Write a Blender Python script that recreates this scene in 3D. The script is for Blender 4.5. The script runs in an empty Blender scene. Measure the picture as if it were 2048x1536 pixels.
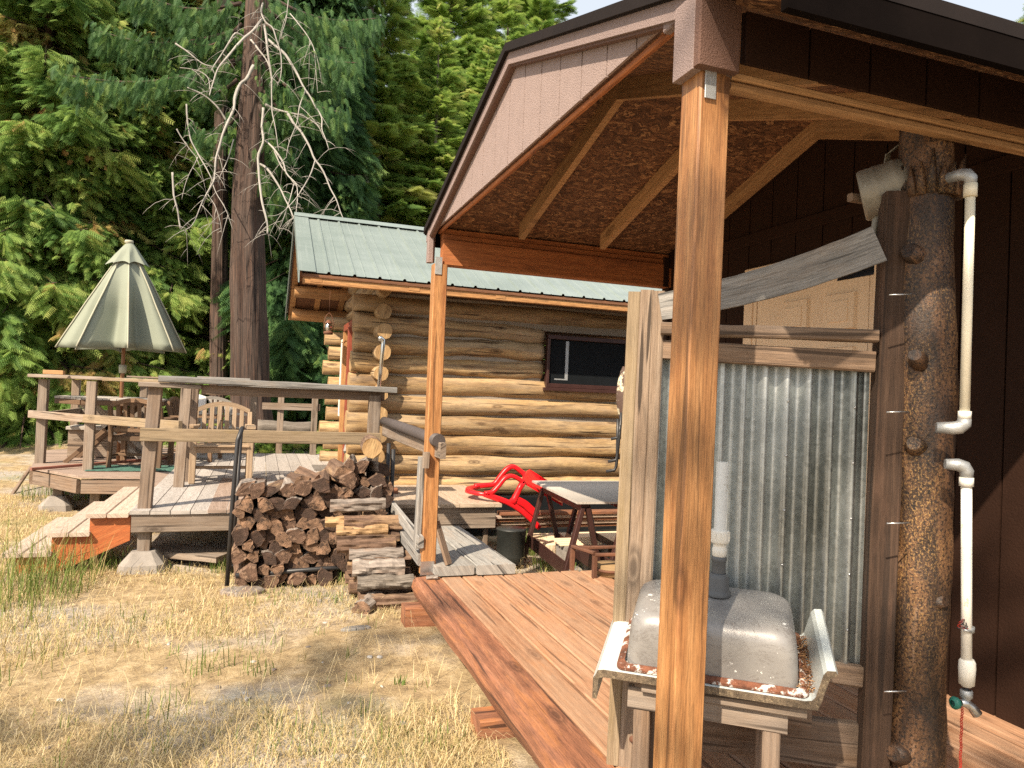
import bpy, bmesh, math, random
import numpy as np
from mathutils import Vector, Matrix, noise as mn
random.seed(7); RNG=np.random.default_rng(11)
SC=bpy.context.scene; COL=SC.collection
R=math.radians
# ---------------------------------------------------------------- camera
F_PX=1430.0; YAW,PIT,ROLL=R(19.2),R(0.9),R(2.4)
CAMP=Vector((0,0,1.45))
_f=Vector((math.sin(YAW)*math.cos(PIT),math.cos(YAW)*math.cos(PIT),math.sin(PIT)))
_r=Vector((math.cos(YAW),-math.sin(YAW),0)); _u=_r.cross(_f)
_c,_s=math.cos(ROLL),math.sin(ROLL)
CR=_c*_r+_s*_u; CU=-_s*_r+_c*_u; CF=_f
cam=bpy.data.cameras.new('camera'); camo=bpy.data.objects.new('camera',cam); COL.objects.link(camo)
m=Matrix((CR,CU,-CF)).transposed().to_4x4(); m.translation=CAMP; camo.matrix_world=m
cam.sensor_width=36; cam.lens=F_PX/2048*36; cam.clip_start=0.05; cam.clip_end=500
SC.camera=camo
def at(px,py,**k):
    d=CF+CR*((px-1024)/F_PX)-CU*((py-768)/F_PX)
    (a,v),=k.items()
    if a=='d': t=v
    else:
        i='xyz'.index(a); t=(v-CAMP[i])/d[i]
    return CAMP+d*t
# ---------------------------------------------------------------- light
SUN_TO=Vector((.77,.70,-1.0)).normalized()
W=bpy.data.worlds.new('World'); SC.world=W; W.use_nodes=True
nt=W.node_tree; bg=nt.nodes['Background']; sky=nt.nodes.new('ShaderNodeTexSky')
sky.sky_type='NISHITA'; sky.sun_disc=False
el=math.asin(-SUN_TO.z); sky.sun_elevation=el
sky.sun_rotation=math.atan2(-SUN_TO.x,-SUN_TO.y)
sky.dust_density=3.0; sky.air_density=1.0
mxs=nt.nodes.new('ShaderNodeMixRGB'); mxs.inputs[0].default_value=.55; mxs.inputs[2].default_value=(7.6,7.9,8.0,1)   # thin summer haze
nt.links.new(sky.outputs[0],mxs.inputs[1]); nt.links.new(mxs.outputs[0],bg.inputs[0]); bg.inputs[1].default_value=0.09
sl=bpy.data.lights.new('sun','SUN'); sl.energy=5.0; sl.angle=R(0.6); sl.color=(1.0,.85,.66)
so=bpy.data.objects.new('sun',sl); COL.objects.link(so); so.location=(-5,-6,12)
so.rotation_euler=SUN_TO.to_track_quat('-Z','Y').to_euler()
SC.view_settings.view_transform='Standard'; SC.view_settings.look='None'
SC.view_settings.exposure=0.92; SC.view_settings.gamma=1
SC.cycles.max_bounces=8; SC.cycles.sample_clamp_indirect=4
try: SC.cycles.use_denoising=False; SC.cycles.denoiser='OPENIMAGEDENOISE'; SC.cycles.denoising_input_passes='RGB_ALBEDO_NORMAL'; SC.cycles.denoising_prefilter='ACCURATE'
except Exception: pass
# ---------------------------------------------------------------- materials
MATS={}
def newmat(n):
    m=bpy.data.materials.new(n); m.use_nodes=True; t=m.node_tree
    return m,t,t.nodes,t.links,t.nodes['Principled BSDF']
def N(t,k,**a):
    n=t.nodes.new('ShaderNode'+k)
    for x,v in a.items(): setattr(n,x,v)
    return n
def coord(t,kind,sc,off=(0,0,0)):
    tc=N(t,'TexCoord'); mp=N(t,'Mapping'); mp.inputs['Scale'].default_value=sc; mp.inputs['Location'].default_value=off
    t.links.new(tc.outputs[kind],mp.inputs[0]); return mp.outputs[0]
def noise(t,vec,scale=1,detail=4,rough=.6,dist=0):
    n=N(t,'TexNoise'); n.inputs['Scale'].default_value=scale; n.inputs['Detail'].default_value=detail
    n.inputs['Roughness'].default_value=rough; n.inputs['Distortion'].default_value=dist
    t.links.new(vec,n.inputs['Vector']); return n.outputs['Fac']
def ramp(t,fac,stops):
    r=N(t,'ValToRGB'); e=r.color_ramp.elements
    while len(e)<len(stops): e.new(.5)
    for i,(p,c) in enumerate(stops):
        e[i].position=p; e[i].color=(*c,1) if len(c)==3 else c
    t.links.new(fac,r.inputs[0]); return r.outputs[0]
def g(v): return (v,v,v)
def mix(t,a,b,fac,mode='MIX'):
    n=N(t,'MixRGB',blend_type=mode)
    for i,v in ((1,a),(2,b)):
        if isinstance(v,tuple): n.inputs[i].default_value=(*v,1)
        else: t.links.new(v,n.inputs[i])
    if isinstance(fac,(int,float)): n.inputs[0].default_value=fac
    else: t.links.new(fac,n.inputs[0])
    return n.outputs[0]
def bump(t,h,p,strength=.4,dist=.005):
    b=N(t,'Bump'); b.inputs['Strength'].default_value=strength; b.inputs['Distance'].default_value=dist
    t.links.new(h,b.inputs['Height']); t.links.new(b.outputs[0],p.inputs['Normal'])
def wood(n,dark,mid,light,gv=26,knots=.8,weather=None,wamt=.5,rough=.75,bs=.35,stain=None,samt=.3,coat=0,board=.35,crack=.0):
    """grain follows the UV map every beam carries: u along the board, v round it (metres)"""
    m,t,ns,lk,p=newmat(n)
    a=noise(t,coord(t,'UV',(1.6,gv,1)),1,5,.65,.4)
    wv=N(t,'TexWave'); wv.wave_type='BANDS'; wv.bands_direction='Y'
    wv.inputs['Scale'].default_value=1.0; wv.inputs['Distortion'].default_value=9; wv.inputs['Detail'].default_value=3; wv.inputs['Detail Scale'].default_value=.9
    lk.new(coord(t,'UV',(.7,gv*.35,1)),wv.inputs['Vector'])
    f=noise(t,coord(t,'UV',(9,gv*11,1)),1,4,.8)
    s=mix(t,mix(t,a,f,.25),wv.outputs['Color'],.14)
    c=ramp(t,s,[(.22,dark),(.5,mid),(.78,light)])
    c=mix(t,c,ramp(t,f,[(.36,g(.42)),(.58,g(1.12))]),.75,'MULTIPLY')
    # board to board difference
    lo=noise(t,coord(t,'UV',(.05,.9,1)),1,1,.5)
    c=mix(t,c,ramp(t,lo,[(.3,g(1-board)),(.7,g(1+board*.5))]),1.0,'MULTIPLY')
    if weather:
        wn=noise(t,coord(t,'UV',(1.1,5,1),(3,7,0)),1,4,.65)
        c=mix(t,c,weather,ramp(t,wn,[(.5-wamt*.35,g(0)),(.5+.35*(1-wamt)+.05,g(wamt))]))
    if stain:
        wn=noise(t,coord(t,'UV',(2.1,9,1),(9,2,0)),1,5,.7)
        c=mix(t,c,stain,ramp(t,wn,[(.52,g(0)),(.68,g(samt))]))
    if crack:
        wn=noise(t,coord(t,'UV',(1.1,34,1),(5,2,0)),1,2,.5,.3)
        c=mix(t,c,tuple(x*.25 for x in dark),ramp(t,wn,[(.62,g(0)),(.655,g(crack))]))
    if knots:
        v=N(t,'TexVoronoi'); v.inputs['Scale'].default_value=1; v.inputs['Randomness'].default_value=1
        lk.new(coord(t,'UV',(2.3,6.5,1)),v.inputs['Vector'])
        k=ramp(t,v.outputs['Distance'],[(.06,g(knots)),(.10,g(knots*.35)),(.13,g(knots*.8)),(.20,g(0))])
        c=mix(t,c,tuple(x*.35 for x in dark),k)
    lk.new(c,p.inputs['Base Color']); p.inputs['Roughness'].default_value=rough
    if coat: p.inputs['Coat Weight'].default_value=coat; p.inputs['Coat Roughness'].default_value=.35
    bump(t,mix(t,f,a,.5),p,bs,.004)
    MATS[n]=m; return m
def plain(n,c,rough=.6,metal=0,var=.15,scale=6,bs=.1,coat=0,kind='Object',spots=None,sp=.6,spscale=12,bd=.003,spec=.5):
    m,t,ns,lk,p=newmat(n)
    f=noise(t,coord(t,kind,g(scale)),1,5,.65)
    p.inputs['Specular IOR Level'].default_value=spec
    cc=ramp(t,f,[(.3,tuple(x*(1-var) for x in c)),(.7,tuple(min(1,x*(1+var)) for x in c))])
    if spots:
        f2=noise(t,coord(t,kind,g(spscale),(4,1,2)),1,6,.7)
        cc=mix(t,cc,spots,ramp(t,f2,[(sp,g(0)),(sp+.06,g(1))]))
    lk.new(cc,p.inputs['Base Color']); p.inputs['Roughness'].default_value=rough; p.inputs['Metallic'].default_value=metal
    if coat: p.inputs['Coat Weight'].default_value=coat
    f3=noise(t,coord(t,kind,g(scale*12)),1,4,.6)
    bump(t,f3,p,bs,bd)
    MATS[n]=m; return m
wood('honey',(.22,.085,.028),(.41,.19,.068),(.54,.29,.12),gv=18,knots=.85,bs=.2,rough=.55,coat=.15,stain=(.22,.06,.015),samt=.35,crack=.6,board=.1)
wood('rafter',(.30,.15,.06),(.48,.27,.12),(.60,.36,.18),gv=30,knots=.8,bs=.15)
wood('beamred',(.20,.06,.018),(.36,.12,.035),(.46,.18,.06),gv=18,knots=.9,bs=.2,stain=(.10,.03,.01),samt=.4,board=.1)
wood('grayw',(.11,.07,.045),(.23,.165,.115),(.35,.27,.20),gv=34,knots=.7,weather=(.34,.31,.28),wamt=.5,rough=.85,bs=.6,stain=(.16,.10,.06),samt=.5,crack=.8)
wood('graymoss',(.17,.12,.07),(.28,.205,.13),(.38,.30,.20),gv=34,knots=.6,weather=(.27,.21,.13),wamt=.5,rough=.85,bs=.6,stain=(.20,.14,.06),samt=.6,crack=.6)
wood('silverw',(.15,.145,.14),(.29,.28,.265),(.41,.39,.365),gv=22,knots=.5,rough=.85,bs=.7,stain=(.30,.20,.12),samt=.25,crack=.9)
wood('ramp',(.22,.21,.20),(.33,.32,.30),(.42,.41,.38),gv=24,knots=.3,rough=.85,bs=.4,stain=(.40,.30,.22),samt=.35,crack=.9)
wood('showerpost',(.11,.07,.045),(.26,.18,.12),(.42,.325,.24),gv=26,knots=.75,rough=.85,bs=.9,weather=(.33,.28,.23),wamt=.45,crack=.9,board=.15)
wood('railbrown',(.12,.07,.04),(.24,.15,.09),(.36,.25,.17),gv=34,knots=.8,rough=.85,bs=.7,weather=(.26,.24,.22),wamt=.45,crack=.7)
wood('darkpost',(.032,.018,.011),(.062,.034,.020),(.115,.068,.043),gv=40,knots=.5,rough=.9,bs=1.0,stain=(.15,.08,.05),samt=.5,crack=.5)
wood('redfloor',(.22,.095,.048),(.40,.20,.105),(.52,.31,.185),gv=26,knots=.5,rough=.7,bs=.4,weather=(.40,.30,.215),wamt=.5,stain=(.42,.19,.08),samt=.5,crack=.6,board=.22)
wood('rededge',(.13,.05,.025),(.30,.12,.06),(.46,.22,.12),gv=14,knots=.7,rough=.75,bs=.7,weather=(.10,.06,.045),wamt=.4,stain=(.5,.2,.06),samt=.5,crack=.8)
wood('deckbrown',(.26,.18,.135),(.33,.245,.195),(.39,.30,.25),gv=14,knots=0,rough=.75,bs=.1,board=.28)
wood('deckgray',(.34,.31,.285),(.42,.385,.355),(.48,.44,.41),gv=12,knots=0,rough=.75,bs=.1,board=.2)
wood('tread',(.40,.30,.235),(.50,.39,.31),(.57,.46,.37),gv=12,knots=0,rough=.7,bs=.1,board=.12)
wood('platform',(.38,.29,.21),(.47,.37,.275),(.54,.43,.33),gv=10,knots=0,rough=.7,bs=.1,board=.1)
wood('stringer',(.34,.085,.022),(.44,.125,.035),(.50,.17,.055),gv=16,knots=.3,rough=.6,bs=.15,board=.1)
wood('logs',(.17,.075,.020),(.39,.24,.095),(.55,.39,.19),gv=8,knots=.9,rough=.75,bs=.8,weather=(.42,.34,.24),wamt=.5,stain=(.10,.065,.04),samt=.85,crack=.9,board=.35)
wood('logend',(.22,.12,.045),(.40,.25,.11),(.50,.35,.18),gv=10,knots=.3,rough=.75,bs=.4,stain=(.2,.12,.06),samt=.4)
wood('purlin',(.26,.11,.035),(.44,.22,.08),(.56,.32,.13),gv=12,knots=.5,rough=.7,bs=.3)
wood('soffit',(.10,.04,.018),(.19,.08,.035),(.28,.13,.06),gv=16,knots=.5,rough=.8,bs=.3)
wood('teak',(.19,.12,.065),(.34,.235,.145),(.47,.35,.23),gv=40,knots=0,rough=.75,bs=.3,weather=(.38,.33,.27),wamt=.4,board=.2)
wood('teakdark',(.10,.055,.028),(.18,.105,.058),(.26,.165,.095),gv=40,knots=0,rough=.75,bs=.3)
wood('teakgray',(.38,.34,.30),(.48,.44,.39),(.56,.52,.47),gv=40,knots=0,rough=.8,bs=.3)
wood('bark_red',(.010,.006,.005),(.045,.025,.018),(.22,.12,.08),gv=22,knots=0,rough=.95,bs=1.0,weather=(.13,.105,.09),wamt=.4,crack=1,board=.3)
wood('bark_gray',(.09,.07,.055),(.17,.145,.12),(.27,.24,.21),gv=9,knots=.6,rough=.95,bs=1.0,board=.1)
wood('deadwood',(.12,.11,.10),(.34,.32,.29),(.56,.54,.50),gv=30,knots=0,rough=.9,bs=.6,board=.2)
wood('fwside',(.06,.035,.022),(.17,.10,.065),(.32,.22,.15),gv=22,knots=.3,rough=.9,bs=1.0,stain=(.5,.33,.17),samt=.5,board=.45)
wood('fwgray',(.11,.09,.08),(.26,.22,.19),(.42,.37,.33),gv=22,knots=.3,rough=.9,bs=1.0,stain=(.30,.17,.10),samt=.5,board=.4)
wood('fwnew',(.24,.13,.055),(.44,.28,.14),(.62,.45,.27),gv=22,knots=.3,rough=.85,bs=.7,stain=(.30,.17,.10),samt=.4,board=.2)
plain('fwend',(.12,.070,.046),.9,var=.6,scale=14,bs=1.0,spots=(.26,.165,.11),sp=.55,spscale=24,bd=.01)
plain('fwend2',(.21,.125,.078),.9,var=.6,scale=14,bs=1.0,spots=(.05,.03,.02),sp=.53,spscale=22,bd=.01)
plain('fwend3',(.065,.038,.027),.9,var=.7,scale=12,bs=1.0,spots=(.16,.085,.045),sp=.58,spscale=20,bd=.01)
plain('chink',(.27,.225,.175),.9,var=.12,bs=.4)
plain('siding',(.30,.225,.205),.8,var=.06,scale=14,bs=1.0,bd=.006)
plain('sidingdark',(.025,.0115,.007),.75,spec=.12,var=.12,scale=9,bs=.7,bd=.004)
plain('trimbrown',(.27,.20,.185),.75,var=.06,scale=20,bs=.9,bd=.006)
plain('trimdark',(.14,.072,.05),.7,var=.08,scale=20,bs=.9,bd=.006)
plain('roofdark',(.014,.010,.009),.75,spec=.15,var=.2,bs=.2)
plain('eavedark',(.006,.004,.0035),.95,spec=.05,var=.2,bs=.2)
plain('cream',(.80,.62,.43),.5,var=.03,bs=.05)
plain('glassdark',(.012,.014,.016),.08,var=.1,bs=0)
plain('blackmetal',(.02,.02,.022),.45,var=.3,bs=.15)
plain('brownmetal',(.055,.024,.020),.42,metal=.2,var=.2,bs=.1)
plain('rust',(.13,.055,.03),.8,var=.4,bs=.6,spots=(.05,.03,.02))
plain('foam',(.075,.062,.06),.6,var=.2,bs=.3)
plain('pvc',(.76,.735,.66),.38,var=.08,scale=12,bs=.05,spots=(.50,.44,.33),sp=.60,spscale=16)
plain('pvcyel',(.76,.70,.55),.4,var=.05,bs=.02)
plain('rubber',(.10,.105,.11),.55,var=.1,bs=.05)
plain('zinc',(.42,.43,.43),.5,metal=.6,var=.2,scale=25,bs=.3)
plain('steel',(.55,.55,.55),.3,metal=.9,var=.1,bs=.05)
plain('redplastic',(.72,.012,.018),.32,var=.06,bs=.02)
plain('bucket',(.022,.024,.022),.5,var=.3,bs=.1,spots=(.06,.06,.06))
plain('concrete',(.25,.225,.20),.9,var=.2,scale=10,bs=.8)
plain('canvas',(.215,.24,.19),.85,var=.05,scale=4,bs=.2)
plain('canvas2',(.35,.345,.265),.85,var=.04,scale=4,bs=.2)
plain('umbpole',(.22,.10,.045),.5,var=.2,bs=.1)
plain('greencloth',(.05,.13,.10),.9,var=.5,scale=30,bs=1)
plain('matgray',(.16,.145,.13),.95,var=.4,scale=60,bs=1)
plain('chrome',(.62,.62,.60),.18,metal=1,var=.05,bs=0)
plain('handlegreen',(.02,.16,.12),.5,var=.1)
plain('redchain',(.45,.04,.025),.5,var=.2)
plain('laminate',(.50,.54,.53),.28,var=.05,scale=3,bs=.02,coat=.2,spots=(.60,.58,.52),sp=.62,spscale=5)
plain('particle',(.20,.15,.10),.95,var=.5,scale=60,bs=1.5,spots=(.36,.28,.18),sp=.55,spscale=90)
plain('reddoor',(.24,.055,.03),.5,var=.1)
plain('whitepaint',(.70,.68,.64),.5,var=.05)
plain('litter',(.22,.10,.045),.95,var=.7,scale=50,bs=1.5)
plain('slabstone',(.42,.40,.37),.9,var=.25,scale=14,bs=1)
plain('peel',(.085,.05,.038),.7,var=.4,bs=.6,spots=(.62,.56,.40),sp=.50,spscale=22)
plain('ropered',(.25,.10,.07),.8,var=.2)
# galvanised sheet / can
def galv(n,c1,c2,rough,metal,sc):
    m,t,ns,lk,p=newmat(n)
    v=N(t,'TexVoronoi'); v.inputs['Scale'].default_value=sc; lk.new(coord(t,'Object',(1,1,1)),v.inputs['Vector'])
    f=noise(t,coord(t,'Object',(4,4,1.1)),1,5,.6)
    a=mix(t,v.outputs['Color'],f,.85)
    c=ramp(t,a,[(.3,c1),(.66,c2)])
    f2=noise(t,coord(t,'Object',(70,70,60)),1,2,.5)
    c=mix(t,c,(.75,.76,.74),ramp(t,f2,[(.72,g(0)),(.76,g(.5))]))
    lk.new(c,p.inputs['Base Color']); p.inputs['Metallic'].default_value=metal
    rr=ramp(t,f,[(.3,g(rough-.08)),(.7,g(rough+.14))]); lk.new(rr,p.inputs['Roughness'])
    bump(t,f,p,.15,.004); MATS[n]=m
galv('galv',(.20,.215,.21),(.50,.53,.53),.36,.92,70)
galv('galvdull',(.20,.19,.155),(.36,.34,.29),.55,.5,40)
def osb():
    m,t,ns,lk,p=newmat('osb')
    base=coord(t,'Object',(1,1,1)); 
    n0=noise(t,coord(t,'Object',(5,5,5)),1,2,.5)
    v=N(t,'TexVoronoi'); v.inputs['Scale'].default_value=1; v.inputs['Randomness'].default_value=1
    mp=N(t,'Mapping'); mp.inputs['Scale'].default_value=(24,72,72); mp.inputs['Rotation'].default_value=(0,0,.5)
    d=N(t,'VectorMath',operation='ADD'); nn=N(t,'TexNoise'); nn.inputs['Scale'].default_value=9; nn.inputs['Detail'].default_value=3
    lk.new(base,nn.inputs['Vector']); sc=N(t,'VectorMath',operation='SCALE'); sc.inputs['Scale'].default_value=.16
    lk.new(nn.outputs['Color'],sc.inputs[0]); lk.new(base,d.inputs[0]); lk.new(sc.outputs[0],d.inputs[1]); lk.new(d.outputs[0],mp.inputs[0]); lk.new(mp.outputs[0],v.inputs['Vector'])
    sp=N(t,'SeparateColor'); lk.new(v.outputs['Color'],sp.inputs[0])
    c=ramp(t,sp.outputs[0],[(0,(.070,.030,.013)),(.5,(.155,.070,.032)),(.85,(.26,.125,.058)),(1,(.42,.23,.11))])
    f=noise(t,coord(t,'Object',(30,120,60)),1,4,.7)
    c=mix(t,c,ramp(t,f,[(.3,g(.55)),(.62,g(1.1))]),.8,'MULTIPLY')
    c=mix(t,c,(.07,.03,.015),ramp(t,n0,[(.55,g(0)),(.75,g(.5))]))
    lk.new(c,p.inputs['Base Color']); p.inputs['Roughness'].default_value=.75
    bump(t,sp.outputs[1],p,.5,.003); MATS['osb']=m
osb()
def roofgreen():
    m,t,ns,lk,p=newmat('roofgreen')
    f=noise(t,coord(t,'Object',(1.5,3,3)),1,5,.6)
    c=ramp(t,f,[(.3,(.165,.205,.195)),(.7,(.225,.27,.258))])
    f2=noise(t,coord(t,'Object',(40,1.5,1.5)),1,3,.6)
    c=mix(t,c,(.28,.32,.308),ramp(t,f2,[(.5,g(0)),(.8,g(.5))]))
    lk.new(c,p.inputs['Base Color']); p.inputs['Roughness'].default_value=.38; p.inputs['Metallic'].default_value=.15
    MATS['roofgreen']=m
roofgreen()
def sinkmat():
    m,t,ns,lk,p=newmat('enamel')
    f=noise(t,coord(t,'Object',g(9)),1,7,.7)
    c=ramp(t,f,[(.3,(.235,.225,.22)),(.55,(.285,.275,.265)),(.75,(.34,.33,.315))])
    f2=noise(t,coord(t,'Object',(14,14,14),(2,5,1)),1,7,.75)
    c=mix(t,c,(.80,.80,.78),ramp(t,f2,[(.635,g(0)),(.642,g(1))]))
    f4=noise(t,coord(t,'Object',(4,4,9),(7,5,1)),1,6,.8,1.5)
    c=mix(t,c,(.10,.08,.07),ramp(t,f4,[(.485,g(0)),(.5,g(.55)),(.515,g(0))]))
    lk.new(c,p.inputs['Base Color']); p.inputs['Roughness'].default_value=.42; p.inputs['Metallic'].default_value=.25
    f3=noise(t,coord(t,'Object',g(160)),1,3,.6); bump(t,f3,p,.12,.002); MATS['enamel']=m
sinkmat()
plain('rustrim',(.15,.055,.028),.85,var=.6,scale=30,bs=1,spots=(.62,.60,.56),sp=.53,spscale=26)
def logbark():
    m,t,ns,lk,p=newmat('peeled')
    a=noise(t,coord(t,'UV',(3.5,11,1)),1,7,.75,.6)
    c=ramp(t,a,[(.3,(.012,.008,.006)),(.47,(.050,.027,.016)),(.60,(.15,.075,.035)),(.72,(.27,.17,.11))])
    v=noise(t,coord(t,'UV',(120,150,1)),1,3,.75)
    lo=noise(t,coord(t,'UV',(1.6,4,1),(3,1,0)),1,4,.6)
    sp=mix(t,ramp(t,v,[(.53,g(0)),(.57,g(1))]),ramp(t,lo,[(.44,g(0)),(.62,g(.8))]),1.0,'MULTIPLY')
    c=mix(t,c,(.36,.21,.075),sp)
    v2=noise(t,coord(t,'UV',(110,90,1),(4,4,0)),1,3,.7)
    c=mix(t,c,(.012,.009,.008),ramp(t,v2,[(.52,g(0)),(.57,g(.85))]))
    lk.new(c,p.inputs['Base Color']); p.inputs['Roughness'].default_value=.5
    bump(t,mix(t,v,a,.5),p,.8,.006); MATS['peeled']=m
logbark()
def foliage(n,cols,tr=.35):
    m,t,ns,lk,p=newmat(n)
    at_=N(t,'Attribute'); at_.attribute_name='tint'
    c=ramp(t,at_.outputs['Fac'],cols)
    lk.new(c,p.inputs['Base Color']); p.inputs['Roughness'].default_value=.6
    p.inputs['Specular IOR Level'].default_value=.25
    tb=N(t,'BsdfTranslucent'); lk.new(c,tb.inputs[0]); mx=N(t,'MixShader'); mx.inputs[0].default_value=tr
    out=ns['Material Output']; lk.new(p.outputs[0],mx.inputs[1]); lk.new(tb.outputs[0],mx.inputs[2]); lk.new(mx.outputs[0],out.inputs[0])
    MATS[n]=m
foliage('cedar',[(0,(.05,.12,.038)),(.35,(.14,.26,.065)),(.65,(.28,.41,.10)),(.90,(.44,.48,.14)),(1,(.44,.26,.11))],.5)
foliage('fir',[(0,(.06,.13,.04)),(.4,(.20,.33,.075)),(.8,(.40,.52,.12)),(1,(.50,.50,.18))],.5)
foliage('hemlock',[(0,(.025,.075,.034)),(.6,(.085,.18,.055)),(1,(.22,.32,.08))])
foliage('grassmat',[(0,(.09,.15,.025)),(.25,(.17,.22,.05)),(.4,(.42,.32,.15)),(.75,(.58,.45,.235)),(1,(.74,.62,.38))],.25)
def groundmat():
    m,t,ns,lk,p=newmat('ground')
    a=noise(t,coord(t,'Object',g(.55)),1,5,.6); b=noise(t,coord(t,'Object',g(9)),1,7,.75); c0=noise(t,coord(t,'Object',(60,90,60)),1,4,.75)
    straw=ramp(t,b,[(.3,(.17,.115,.06)),(.5,(.38,.275,.145)),(.72,(.58,.46,.28))])
    dirt=ramp(t,b,[(.3,(.22,.185,.15)),(.55,(.42,.37,.315)),(.75,(.58,.53,.46))])
    c=mix(t,straw,dirt,ramp(t,a,[(.46,g(0)),(.58,g(1))]))
    gr=noise(t,coord(t,'Object',g(.8),(9,3,0)),1,4,.6)
    c=mix(t,c,(.16,.19,.05),ramp(t,gr,[(.58,g(0)),(.72,g(.55))]))
    # forest floor beyond the yard
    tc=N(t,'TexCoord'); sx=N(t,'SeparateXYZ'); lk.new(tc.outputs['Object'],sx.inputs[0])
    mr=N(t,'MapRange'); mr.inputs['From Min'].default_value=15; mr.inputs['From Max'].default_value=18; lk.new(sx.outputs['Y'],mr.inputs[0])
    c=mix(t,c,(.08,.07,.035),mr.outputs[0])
    c=mix(t,c,ramp(t,c0,[(.3,g(.6)),(.65,g(1.12))]),.8,'MULTIPLY')
    lk.new(c,p.inputs['Base Color']); p.inputs['Roughness'].default_value=.95
    bump(t,mix(t,b,c0,.5),p,.9,.02); MATS['ground']=m
groundmat()
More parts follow.
